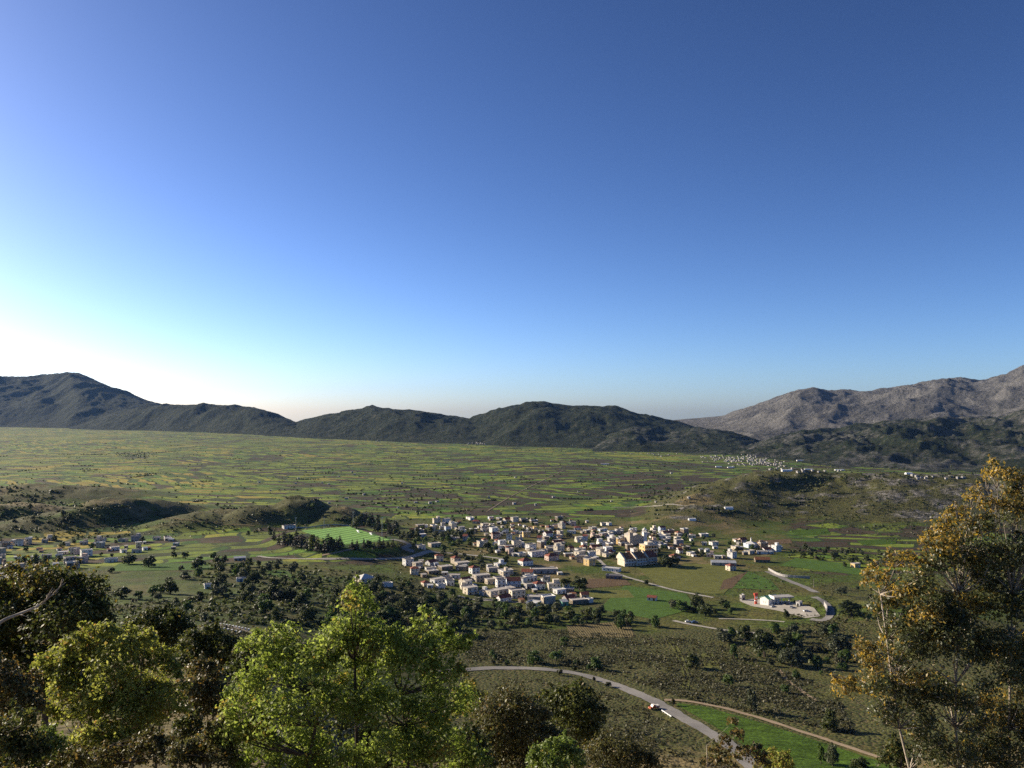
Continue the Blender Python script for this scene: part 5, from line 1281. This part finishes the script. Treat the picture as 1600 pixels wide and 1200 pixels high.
def plain_points():
    rng = np.random.default_rng(77); out = []
    grow = [(200, 709, 16, 2), (215, 712, 14, 2), (20, 765, 22, 4), (1030, 772, 16, 7), (1300, 748, 60, 4), (1240, 752, 40, 6), (660, 795, 60, 8), (690, 760, 60, 10), (640, 780, 50, 10), (60, 772, 30, 5), (900, 745, 80, 8), (1000, 730, 60, 5), (1060, 705, 60, 4), (900, 705, 120, 4), (700, 703, 160, 3), (1230, 730, 40, 5), (1450, 742, 60, 4)]
    def add(px, py, lo, hi):
        if not (-40 < px < 1640 and 664 < py < 835): return
        p = hit(px, py, 900)
        if p.y < 950 or p.y > 7500: return
        if p.z > 4 and not (px > 1000) and p.y < 1500 and rng.random() < .5: return
        out.append((p.x, p.y, p.z, rng.uniform(lo, hi)))
    for _ in range(2200): add(rng.uniform(-30, 1630), 668 + 165 * rng.random() ** 1.1, .9, 2.4)
    for cx, cy_, sx, sy in grow:
        for _ in range(60): add(rng.normal(cx, sx), rng.normal(cy_, sy), 1.3, 3.0)
    # hedgerow lines
    for _ in range(150):
        cx, cy_ = rng.uniform(-20, 1300), 675 + 140 * rng.random() ** 1.3; L_ = rng.uniform(10, 45); sl = rng.uniform(-.12, .1)
        for k in range(int(L_ / 2.2)): add(cx + k * 2.2 + rng.normal(), cy_ + sl * k * 2.2, 1.2, 2.6)
    return out
clump_mass("plain_trees", plain_points(), L_OAK, "small dark trees and hedgerows sprinkled over the farmed plain", 16, 5)
def scrub_points():
    rng = np.random.default_rng(78); out = []
    polys = [([(720, 990), (880, 985), (1100, 1000), (1300, 1080), (1330, 1150), (1060, 1090), (960, 1055), (850, 1036), (730, 1036)], 8500, .35, 1.15), ([(760, 1060), (880, 1062), (960, 1085), (1100, 1160), (1150, 1200), (900, 1200), (800, 1140)], 3200, .3, .95),
             ([(1040, 770), (1240, 745), (1620, 755), (1620, 860), (1400, 850), (1300, 828), (1050, 800)], 3600, .6, 1.9), ([(180, 935), (340, 940), (420, 985), (380, 1010), (180, 1000)], 900, .4, 1.3),
             ([(0, 770), (230, 795), (560, 800), (520, 830), (300, 840), (0, 842)], 700, .7, 2.0), ([(420, 862), (640, 878), (760, 930), (840, 970), (640, 990), (400, 960), (300, 905)], 900, .6, 1.7), ([(1230, 960), (1400, 960), (1400, 1060), (1260, 1020)], 900, .5, 1.4), ([(1130, 880), (1300, 890), (1300, 960), (1150, 930)], 350, .5, 1.5)]
    for poly, n, lo, hi in polys:
        x0, x1 = min(p[0] for p in poly), max(p[0] for p in poly); y0, y1 = min(p[1] for p in poly), max(p[1] for p in poly); k = 0
        while k < n:
            px, py = rng.uniform(x0, x1), rng.uniform(y0, y1)
            if not inside(poly, px, py): continue
            p = hit(px, py, 200)
            if rng.random() > sstep(-.35, .35, float(fbm(np.array([p.x / 26]), np.array([p.y / 26]), 3, 71)[0])) + .12: continue
            k += 1
            if p.y < 720 and any(abs(p.x - a) < 3.6 and abs(p.y - b) < 3.6 for a, b in ROADPTS): continue
            out.append((p.x, p.y, p.z - .05, rng.uniform(lo, hi) * rng.uniform(.7, 1)))
    return out
clump_mass("scrub", scrub_points(), L_SCRUB, "low cushion scrub covering the slopes and the rocky ridge", 8, 6, 0.75)

def under_points():
    rng = np.random.default_rng(79); out = []
    for poly, n, lo, hi in [([(300, 880), (440, 880), (640, 905), (760, 945), (720, 985), (600, 990), (420, 985), (330, 950)], 900, .9, 2.4), ([(190, 945), (330, 935), (420, 985), (360, 968), (200, 985)], 160, .8, 2.0), ([(640, 945), (860, 955), (1000, 968), (880, 980), (690, 990)], 300, .8, 1.8), ([(0, 765), (110, 775), (240, 812), (200, 842), (0, 845)], 240, 1.0, 2.6), ([(1220, 850), (1420, 865), (1420, 885), (1230, 872)], 160, .9, 2.2), ([(600, 838), (750, 845), (800, 870), (780, 892), (640, 870)], 170, .9, 2.2), ([(1120, 985), (1290, 985), (1330, 1040), (1150, 1030)], 130, .7, 1.8)]:
        x0, x1 = min(p[0] for p in poly), max(p[0] for p in poly); y0, y1 = min(p[1] for p in poly), max(p[1] for p in poly); k = 0
        while k < n:
            px, py = rng.uniform(x0, x1), rng.uniform(y0, y1)
            if not inside(poly, px, py): continue
            k += 1; p = hit(px, py, 200)
            if any(abs(p.x - a) < r + 2 and abs(p.y - b) < r + 2 for a, b, r in HPOS) or any(abs(p.x - a) < 4 and abs(p.y - b) < 4 for a, b in ROADPTS): continue
            out.append((p.x, p.y, p.z - .05, rng.uniform(lo, hi)))
    return out
clump_mass("undergrowth", under_points(), L_OAK, "dark thicket undergrowth between the hillside trees", 22, 8, 0.7, .42)

# pale outcrops on the scrubby ridge and loose stones of the slope
def rock_mesh(seed, n=1):
    rng = np.random.default_rng(seed); import bmesh
    bm = bmesh.new(); bmesh.ops.create_icosphere(bm, subdivisions=2, radius=0.5)
    for v in bm.verts:
        q = np.array(v.co); f = 1 + .35 * float(noise(np.array([q[0] * 2.3 + seed]), np.array([q[1] * 2.3 + q[2] * 1.7]), seed)[0]); v.co = Vector((q[0] * f, q[1] * f * .8, q[2] * f * .7))
        v.co = Vector([round(c * 7) / 7 * .5 + c * .5 for c in v.co])
    me = bpy.data.meshes.new("rock"); bm.to_mesh(me); bm.free(); me.materials.append(M_ROCK); return me
M_ROCK = plain_mat("limestone", (.40, .38, .36), 0.9, 0.25, 3.0)
ROCKS = [rock_mesh(k) for k in range(4)]
# ------------------------------------------------------------------ the near trees and bushes below the viewpoint
L_MAPLE = leaf_mat("maple_leaves", [(0.15, (.066, .094, .018)), (0.5, (.165, .212, .046)), (0.95, (.310, .350, .098))], (.28, .21, .06), 0.48, 0.55, 0.15, 1.2)
L_YELLOW = leaf_mat("yellow_green_leaves", [(0.15, (.080, .098, .020)), (0.5, (.190, .210, .046)), (0.95, (.340, .340, .100))], (.28, .17, .06), 0.46, 0.55, 0.15, 1.0)
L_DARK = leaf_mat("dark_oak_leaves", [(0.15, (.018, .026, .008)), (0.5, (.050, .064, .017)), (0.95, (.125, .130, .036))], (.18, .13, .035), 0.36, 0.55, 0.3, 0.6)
L_HOLM = leaf_mat("holm_oak_leaves", [(0.15, (.028, .036, .014)), (0.5, (.068, .080, .032)), (0.95, (.150, .158, .075))], (.42, .28, .06), 0.45, 0.4, 0.4, 2.0)
L_BROWN = leaf_mat("brown_leaves", [(0.15, (.032, .034, .012)), (0.5, (.076, .076, .026)), (0.95, (.150, .142, .052))], (.22, .14, .045), 0.34, 0.5, 0.3, 1.2)
L_FRESH = leaf_mat("fresh_leaves", [(0.15, (.060, .090, .018)), (0.5, (.125, .170, .036)), (0.95, (.220, .270, .075))], (.26, .19, .06), 0.34, 0.45, 0.3, 1.0)

def near_tree(name, label, cat, D, base_px, blobs, n, leaf, mat, bark, seed, stems=1, twigs=3, warm=0.05, warm_blobs=(), stem_r=.09, lit_twigs=0, group=None, shell=.35, asp=.62, dens=3.2, fill=None, fill_r=(16, 32), fill_n=60, fill_warm=.12):
    """a tree whose lumps are (photo px, photo py, radius px[, depth shift in radii])"""
    rng = np.random.default_rng(seed); s = D / F
    B = []; blobs = list(blobs); warm_blobs = set(warm_blobs); inner = []
    if fill:
        xs = [p[0] for p in fill]; ys = [p[1] for p in fill]
        while len(inner) < fill_n:
            q = (rng.uniform(min(xs), max(xs)), rng.uniform(min(ys), max(ys)))
            if inside(fill, *q): inner.append((*q, rng.uniform(*fill_r), rng.uniform(-1.6, 1.6)))
    for b in list(blobs):
        bi = blobs.index(b); r = b[2]; dd = b[3] if len(b) > 3 else rng.uniform(-1, 1)
        for k in range(4 if r > 12 else 2):
            a = rng.uniform(-.5, math.pi + .5); q = (b[0] + r * .85 * math.cos(a), b[1] - r * .85 * math.sin(a), r * rng.uniform(.26, .45), dd)
            if bi in warm_blobs: warm_blobs.add(len(blobs))
            blobs.append(q)
        if r > 14:                                   # a shoot standing out of the crown
            a = rng.uniform(.5, 2.4); 
            for t in (1.0, 1.25, 1.45):
                if bi in warm_blobs: warm_blobs.add(len(blobs))
                blobs.append((b[0] + r * t * math.cos(a), b[1] - r * t * math.sin(a), max(r * .2 * (1.7 - t), 3.2), dd))
    for q in inner:
        if rng.random() < fill_warm: warm_blobs.add(len(blobs))
        blobs.append(q)
    n_main = len(blobs)
    for b in blobs:
        r = b[2] * s; dd = (b[3] if len(b) > 3 else rng.uniform(-1.0, 1.0)) * max(r, 18 * s) * 1.2
        c = air(b[0], b[1], D + dd); B.append((c.x, c.y, c.z, r, r, r * rng.uniform(.85, 1.05)))
    bx = (base_px - 800) / F * D; gzb = gz(bx, D)
    o = empty(name, (bx, D, gzb)); org = Vector((bx, D, gzb))
    n = int(n * dens)
    C, N, k = blob_leaves(B, n, rng, shell, .25, .5)
    V, Fc = leaf_arrays(C - np.array(org), N, leaf, rng, asp)
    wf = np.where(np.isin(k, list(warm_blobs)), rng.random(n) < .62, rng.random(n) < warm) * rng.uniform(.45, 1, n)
    tone = np.clip(rng.normal(.47, .2, n) + rng.normal(0, .08, len(B))[k], 0, 1)
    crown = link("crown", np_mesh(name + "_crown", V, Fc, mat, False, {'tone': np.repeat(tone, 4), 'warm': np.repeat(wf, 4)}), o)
    # stems, limbs, twigs
    m = MB(); low = min(b[2] for b in B); cen = Vector(np.mean(np.array(B)[:, :3], 0)); top = max(b[2] for b in B)
    trunks = []
    for q in range(stems):
        a = org + Vector(((q - (stems - 1) / 2) * .35 * max(D / 15, .5), rng.uniform(-.2, .2), -.4)); b = Vector((cen.x + (q - (stems - 1) / 2) * .9 * (D / 15), cen.y, org.z + (cen.z - org.z) * .6))
        mid = (a + b) / 2 + Vector((rng.normal() * .12, rng.normal() * .1, 0)); e = Vector((b.x + rng.normal() * .2, b.y, cen.z + (top - cen.z) * .12))
        pts = smooth_line([a, mid, b, e], 4); m.tube([p - org for p in pts], list(np.linspace(stem_r, stem_r * .22, len(pts))), 7); trunks.append(pts)
    for b in B:
        if b[3] < 13 * s and rng.random() < .6: continue
        c = Vector(b[:3]); tr = min(trunks, key=lambda t: min((p - c).length for p in t)); cand = [p for p in tr if p.z < c.z - .15 * b[3]] or [tr[len(tr) // 2]]
        st = min(cand, key=lambda p: (p - c).length); mid = st * .45 + c * .55 + Vector((rng.normal() * .12, rng.normal() * .12, -.12)) * b[3]
        L_ = smooth_line([st, mid, c], 4); m.tube([p - org for p in L_], list(np.linspace(stem_r * .32 * min(1, b[3] / (24 * s)), stem_r * .07 * min(1, b[3] / (24 * s)), len(L_))), 5)
        for _ in range(twigs):
            d = Vector(rng.normal(size=3)); d.z = abs(d.z) * .8 + .2; d.normalize(); e = c + d * b[3] * rng.uniform(.7, 1.05); st2 = L_[-2 if rng.random() < .5 else -1]
            L2 = [st2, (st2 + e) / 2 + Vector(rng.normal(size=3)) * b[3] * .1, e]; m.tube([p - org for p in L2], [stem_r * (.16 if lit_twigs else .09), stem_r * (.11 if lit_twigs else .06), stem_r * .03], 4)
    m.build("trunk", bark, o, smooth=True)
    tag(o, label, cat, group); return o

near_tree('maple_tree', "bright green leafy tree with several dark stems rising highest from the bottom edge", 'tree', 15, 572,
 [(556, 922, 15), (567, 948, 24), (545, 984, 27), (588, 1000, 30), (560, 1040, 42), (622, 1002, 24), (655, 988, 20), (690, 985, 18), (668, 960, 11), (660, 952, 8), (702, 1012, 26), (642, 1042, 40), (692, 1062, 34), (724, 1012, 14), (738, 996, 8), (450, 1000, 26), (402, 1005, 20), (376, 1012, 10), (420, 1050, 38), (490, 1042, 38), (385, 1082, 34), (366, 1140, 32), (440, 1120, 46), (520, 1105, 48), (600, 1105, 48), (676, 1112, 40), (400, 1180, 40), (480, 1185, 42), (640, 1180, 40), (706, 1172, 34), (742, 1190, 26), (560, 1190, 30), (520, 1000, 18)],
 20000, .064, L_MAPLE, M_BARK, 301, 3, 3, .03, (), .085, dens=2.1, fill=[(365, 1210), (352, 1130), (372, 1065), (405, 1010), (455, 995), (505, 1015), (545, 945), (558, 925), (575, 960), (600, 995), (650, 975), (690, 985), (705, 1010), (725, 1050), (735, 1210)], fill_n=60, fill_r=(13, 26))
near_tree('maple_tree', "rounded yellow-green leafy tree lit along its crown in the lower corner", 'tree', 20, 195,
 [(85, 1032, 24), (110, 1012, 22), (140, 1000, 20), (165, 1006, 28), (200, 1010, 25), (226, 1002, 16), (250, 1034, 26), (266, 1052, 16), (120, 1050, 38), (180, 1058, 46), (228, 1080, 44), (100, 1086, 28), (150, 1108, 42), (212, 1130, 42), (260, 1102, 32), (176, 1160, 26), (78, 1052, 14), (135, 985, 12), (62, 1040, 12), (128, 978, 6), (232, 990, 9), (48, 1062, 9), (285, 1075, 12), (70, 1110, 14), (95, 1120, 16)],
 14000, .082, L_YELLOW, M_PALE_BARK, 302, 2, 3, .08, (), .09, dens=2.4, fill=[(70, 1060), (115, 1010), (165, 995), (225, 1005), (268, 1050), (278, 1110), (245, 1150), (180, 1165), (115, 1115), (82, 1085)], fill_n=26, fill_r=(10, 24))
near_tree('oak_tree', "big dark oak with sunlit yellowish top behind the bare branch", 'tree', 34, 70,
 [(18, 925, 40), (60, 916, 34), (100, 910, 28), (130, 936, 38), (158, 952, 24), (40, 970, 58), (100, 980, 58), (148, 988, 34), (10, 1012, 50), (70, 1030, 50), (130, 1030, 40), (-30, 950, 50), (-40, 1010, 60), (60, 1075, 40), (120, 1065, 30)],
 13500, .14, L_DARK, M_BARK, 303, 1, 2, .06, (0, 1, 2), .28, fill=[(-20, 915), (95, 905), (160, 945), (165, 1000), (120, 1060), (-20, 1080)], fill_n=45)  # top lumps get yellower leaves: sunlight put into the leaf colour
near_tree('holm_oak', "tall oak with orange young leaves and pale twigs filling the edge of the picture", 'tree', 10, 1590,
 [(1556, 742, 22), (1586, 748, 20), (1522, 776, 16), (1542, 792, 18), (1592, 790, 28), (1500, 812, 20), (1474, 832, 26), (1486, 800, 12), (1532, 830, 24), (1448, 852, 16), (1400, 882, 20), (1366, 884, 10), (1370, 906, 22), (1420, 872, 12), (1440, 884, 20), (1490, 872, 34), (1550, 872, 38), (1604, 870, 40), (1645, 800, 46), (1412, 930, 26), (1452, 940, 38), (1512, 940, 46), (1572, 950, 48), (1625, 950, 50), (1402, 980, 22), (1350, 1022, 20), (1392, 1010, 22), (1432, 1012, 34), (1492, 1012, 44), (1562, 1030, 48), (1625, 1040, 50), (1320, 1080, 22), (1360, 1074, 26), (1402, 1080, 34), (1452, 1090, 36), (1512, 1110, 40), (1572, 1120, 48), (1625, 1130, 50), (1382, 1130, 20), (1434, 1150, 26), (1482, 1180, 30), (1542, 1190, 40), (1605, 1190, 46), (1552, 724, 8), (1392, 862, 8), (1310, 1066, 9), (1345, 1000, 9)],
 40000, .040, L_HOLM, M_PALE_BARK, 304, 3, 5, .08, (0, 1, 2, 3, 4, 5, 6, 7, 8, 9, 10, 11, 12, 13, 14, 18, 19, 25, 26, 31, 32, 36, 43, 44, 45, 46), .035, 1, None, .25, .5, dens=2.0, fill=[(1560, 760), (1600, 745), (1650, 770), (1650, 1215), (1450, 1215), (1400, 1150), (1335, 1095), (1350, 1030), (1375, 920), (1440, 885), (1490, 840)], fill_n=150, fill_r=(12, 26), fill_warm=.16)

NB = [  # label, name, D, base px, lumps, leaves, leaf size, material, warm
 ("brown-leaved bush between the yellow-green tree and the bright green tree", 'bush', 26, 325, [(318, 1060, 26), (300, 1080, 24), (335, 1085, 30), (310, 1105, 26), (345, 1110, 22), (300, 1048, 12), (325, 1044, 12)], 2600, .10, L_BROWN, .25),
 ("brown and orange bush at the very edge below the big dark oak", 'bush', 15, 5, [(-5, 1070, 36), (30, 1080, 26), (10, 1110, 40), (55, 1060, 14), (18, 1040, 10), (45, 1105, 22), (-20, 1030, 20)], 2600, .062, L_BROWN, .4),
 ("dark green bush in the bottom corner with bare stems", 'bush', 13, 25, [(20, 1150, 40), (55, 1165, 24), (-10, 1185, 40), (40, 1190, 30)], 2200, .055, L_DARK, .15),
 ("rounded dark oak with a greenish top in front of the beehives", 'oak_tree', 55, 250, [(215, 980, 22), (245, 972, 20), (270, 975, 22), (290, 985, 16), (230, 1000, 26), (262, 1000, 30), (205, 1000, 18), (285, 1008, 24), (272, 962, 8)], 3600, .19, L_DARK, .06),
 ("very dark oak in the hollow behind the brown-leaved bush", 'oak_tree', 46, 320, [(300, 1010, 22), (330, 1005, 26), (355, 1015, 22), (315, 1035, 30), (350, 1040, 28), (290, 1035, 20), (375, 1030, 18), (335, 985, 10)], 3600, .16, L_DARK, .05),
 ("dark bush squeezed between the hollow oak and the bright green tree", 'bush', 40, 392, [(385, 1020, 18), (400, 1045, 22), (370, 1055, 24), (395, 1070, 20)], 1500, .14, L_DARK, .08),
 ("low brown-green bush at the bottom edge beside the bright green tree", 'bush', 15, 330, [(340, 1150, 20), (320, 1170, 26), (290, 1185, 26), (350, 1185, 26), (275, 1175, 14), (330, 1135, 8)], 2200, .058, L_BROWN, .12),
 ("dark low bush under the yellow-green tree", 'bush', 18, 230, [(230, 1170, 26), (200, 1185, 26), (262, 1180, 24), (160, 1192, 24), (120, 1190, 22), (90, 1195, 18)], 2200, .065, L_BROWN, .2),
 ("broad brown bush at the middle of the bottom edge", 'bush', 40, 795, [(800, 1100, 26), (770, 1120, 30), (830, 1115, 26), (790, 1145, 38), (835, 1145, 34), (760, 1155, 28), (810, 1180, 40), (860, 1165, 30), (790, 1195, 36), (845, 1190, 30)], 6500, .13, L_BROWN, .12),
 ("dark round oak beside the broad brown bush", 'oak_tree', 62, 895, [(880, 1092, 22), (905, 1090, 22), (895, 1110, 34), (865, 1112, 24), (925, 1115, 22), (890, 1135, 36), (928, 1135, 18), (850, 1095, 14), (912, 1155, 28)], 4200, .20, L_DARK, .05),
 ("yellowish bush beyond the bright green tree below the road", 'bush', 75, 735, [(735, 1080, 14), (722, 1095, 16), (750, 1095, 16), (740, 1110, 18), (715, 1112, 12), (735, 1068, 8)], 1500, .19, L_YELLOW, .2),
 ("light green bush at the bottom edge in front of the broad brown bush", 'bush', 20, 868, [(850, 1180, 20), (880, 1172, 20), (895, 1190, 20), (865, 1196, 22), (838, 1195, 16), (892, 1165, 9), (868, 1162, 8)], 2000, .06, L_FRESH, .03),
 ("grey-brown bush at the bottom edge beside the dark round oak", 'bush', 55, 965, [(945, 1160, 20), (970, 1172, 24), (1000, 1185, 22), (950, 1190, 28), (985, 1198, 24), (1020, 1196, 16), (925, 1180, 20)], 2600, .15, L_BROWN, .05),
 ("dark bush below the bright green tree in the corner by the broad brown bush", 'bush', 26, 735, [(725, 1150, 20), (745, 1165, 24), (720, 1185, 26), (755, 1190, 20)], 1500, .09, L_DARK, .05),
 ("olive bush at the bottom edge between the two sunlit trees", 'bush', 22, 300, [(300, 1130, 18), (285, 1145, 20), (318, 1150, 16), (300, 1165, 24), (272, 1160, 12)], 1700, .075, L_DARK, .2),
 ("low dark bush at the bottom edge below the rocks", 'bush', 19, 95, [(80, 1185, 16), (105, 1190, 20), (130, 1185, 18), (60, 1195, 14)], 1100, .065, L_DARK, .15),
 ("dark shaded bush behind the lower limbs of the bright green tree", 'bush', 24, 600, [(480, 1150, 40), (540, 1140, 40), (600, 1150, 44), (660, 1140, 40), (570, 1185, 44), (640, 1190, 40), (500, 1195, 40), (700, 1180, 34)], 3600, .09, L_DARK, .05),
 ("leafy green bush at the bottom edge under the yellow-green tree", 'bush', 19, 150, [(135, 1150, 18), (165, 1165, 24), (120, 1172, 20), (190, 1160, 18), (150, 1190, 24)], 1800, .07, L_YELLOW, .1),
 ("green bush in the corner beside the dark green bush", 'bush', 17, 75, [(70, 1150, 16), (88, 1165, 18), (60, 1180, 20)], 1100, .062, L_FRESH, .12),
 ("sparse sapling with rusty leaves and pale stems overlapping the road", 'sapling', 16, 1145, [(1145, 1128, 9), (1152, 1150, 12), (1130, 1160, 12), (1120, 1175, 12), (1160, 1180, 14), (1135, 1190, 16), (1180, 1172, 12), (1190, 1190, 14), (1108, 1192, 12)], 620, .062, L_BROWN, .45),
 ("yellow-green bush at the bottom edge under the bright green crop", 'bush', 30, 1215, [(1205, 1180, 12), (1218, 1192, 16), (1192, 1196, 14), (1230, 1200, 12)], 900, .085, L_YELLOW, .25),
 ("dark bush at the foot of the orange-leaved oak", 'bush', 24, 1410, [(1400, 1170, 16), (1385, 1188, 16), (1415, 1192, 20)], 1000, .08, L_DARK, .1),
]
for i, (lab, nm, D, bp, bl, n, lf, mt, wm) in enumerate(NB):
    pale = nm == 'sapling'
    near_tree(nm, lab, {'oak_tree': 'tree', 'bush': 'bush', 'sapling': 'sapling'}[nm], D, bp, bl, n, lf, mt, M_PALE_BARK if pale else M_BARK, 400 + i, 2 if pale else 1, 5 if pale else 3, wm, (), .035 if pale else .05 + D * .0016, pale, None, .35)

def dead_branch():
    D = 12; a = air(-14, 982, D); o = empty('dead_branch', a)
    m = MB(); P_ = [air(x, y, D + dz) - a for x, y, dz in [(-14, 982, 0), (8, 968, .05), (28, 960, .1), (48, 952, .1), (62, 945, .15), (78, 932, .2), (92, 919, .25), (100, 905, .3)]]
    L_ = smooth_line(P_, 3); m.tube(L_, list(np.linspace(.030, .004, len(L_))), 6)
    rng = np.random.default_rng(5)
    for k in range(16):
        i = int(rng.integers(4, len(L_) - 2)); d = (L_[i + 1] - L_[i]).normalized(); e = L_[i] + (d + Vector(rng.normal(size=3)) * .45).normalized() * rng.uniform(.08, .22)
        m.tube([L_[i], (L_[i] + e) / 2 + Vector((0, 0, .01)), e], [.008, .006, .002], 4)
    # the stump it grows from, outside the frame, down to the ground
    g = Vector((a.x - .8, D, gz(a.x - .8, D) - .3)); m.tube([P_[0], P_[0] + Vector((-.5, 0, -.25)), g - a + Vector((0, 0, 1.0)), g - a], [.03, .05, .08, .1], 7)
    m.build('branch', M_PALE_BARK, o, smooth=True); tag(o, "bare pale dead branch reaching in front of the big dark oak", 'branch')
dead_branch()

def rock_px(px, py, D, w, lab, k):
    x = (px - 800) / F * D; o = link('rock', ROCKS[k % 4], None, (x, D, gz(x, D) + w * .12), k * 1.3); o.scale = (w, w * .8, w * .7); tag(o, lab, 'rock', 'pale limestone rocks on the near slope')
for k, (px, py, D, w, lab) in enumerate([(96, 1122, 25, .9, "pale limestone rock between the two near maples and the corner bush"), (108, 1148, 22, .6, "smaller pale rock below the larger one by the yellow-green tree"), (84, 1116, 26, .5, "small pale rock beside the largest rock"), (8, 1020, 30, 1.2, "flat grey rock at the edge under the dark oak"), (690, 1104, 55, 2.2, "pale rock showing through the bright green tree"), (250, 1160, 26, .5, "small rock in the shade under the yellow-green tree")]):
    rock_px(px, py, D, w, lab, k)
# ------------------------------------------------------------------ haze over the whole scene
def build_haze():
    bmh = bpy.data.meshes.new("haze")
    x, y0, y1, z0, z1 = 16600, -16600, 16600, -1000, 640
    v = [(-x, y0, z0), (x, y0, z0), (x, y1, z0), (-x, y1, z0), (-x, y0, z1), (x, y0, z1), (x, y1, z1), (-x, y1, z1)]
    bmh.from_pydata(v, [], [(3, 2, 1, 0), (4, 5, 6, 7), (0, 1, 5, 4), (1, 2, 6, 5), (2, 3, 7, 6), (3, 0, 4, 7)])
    m = bpy.data.materials.new("haze_air"); m.use_nodes = True
    t = m.node_tree
    t.nodes.remove(t.nodes["Principled BSDF"])
    pv = t.nodes.new("ShaderNodeVolumePrincipled")
    pv.inputs["Color"].default_value = (0.26, 0.50, 1.0, 1)
    pv.inputs["Density"].default_value = 1.25e-5
    pv.inputs["Anisotropy"].default_value = 0.0
    t.links.new(pv.outputs[0], t.nodes["Material Output"].inputs["Volume"])
    bmh.materials.append(m)
    o = link("haze", bmh); tag(o, 'thin blue haze lying over the plain and mountains', 'haze', kind='stuff')
build_haze()
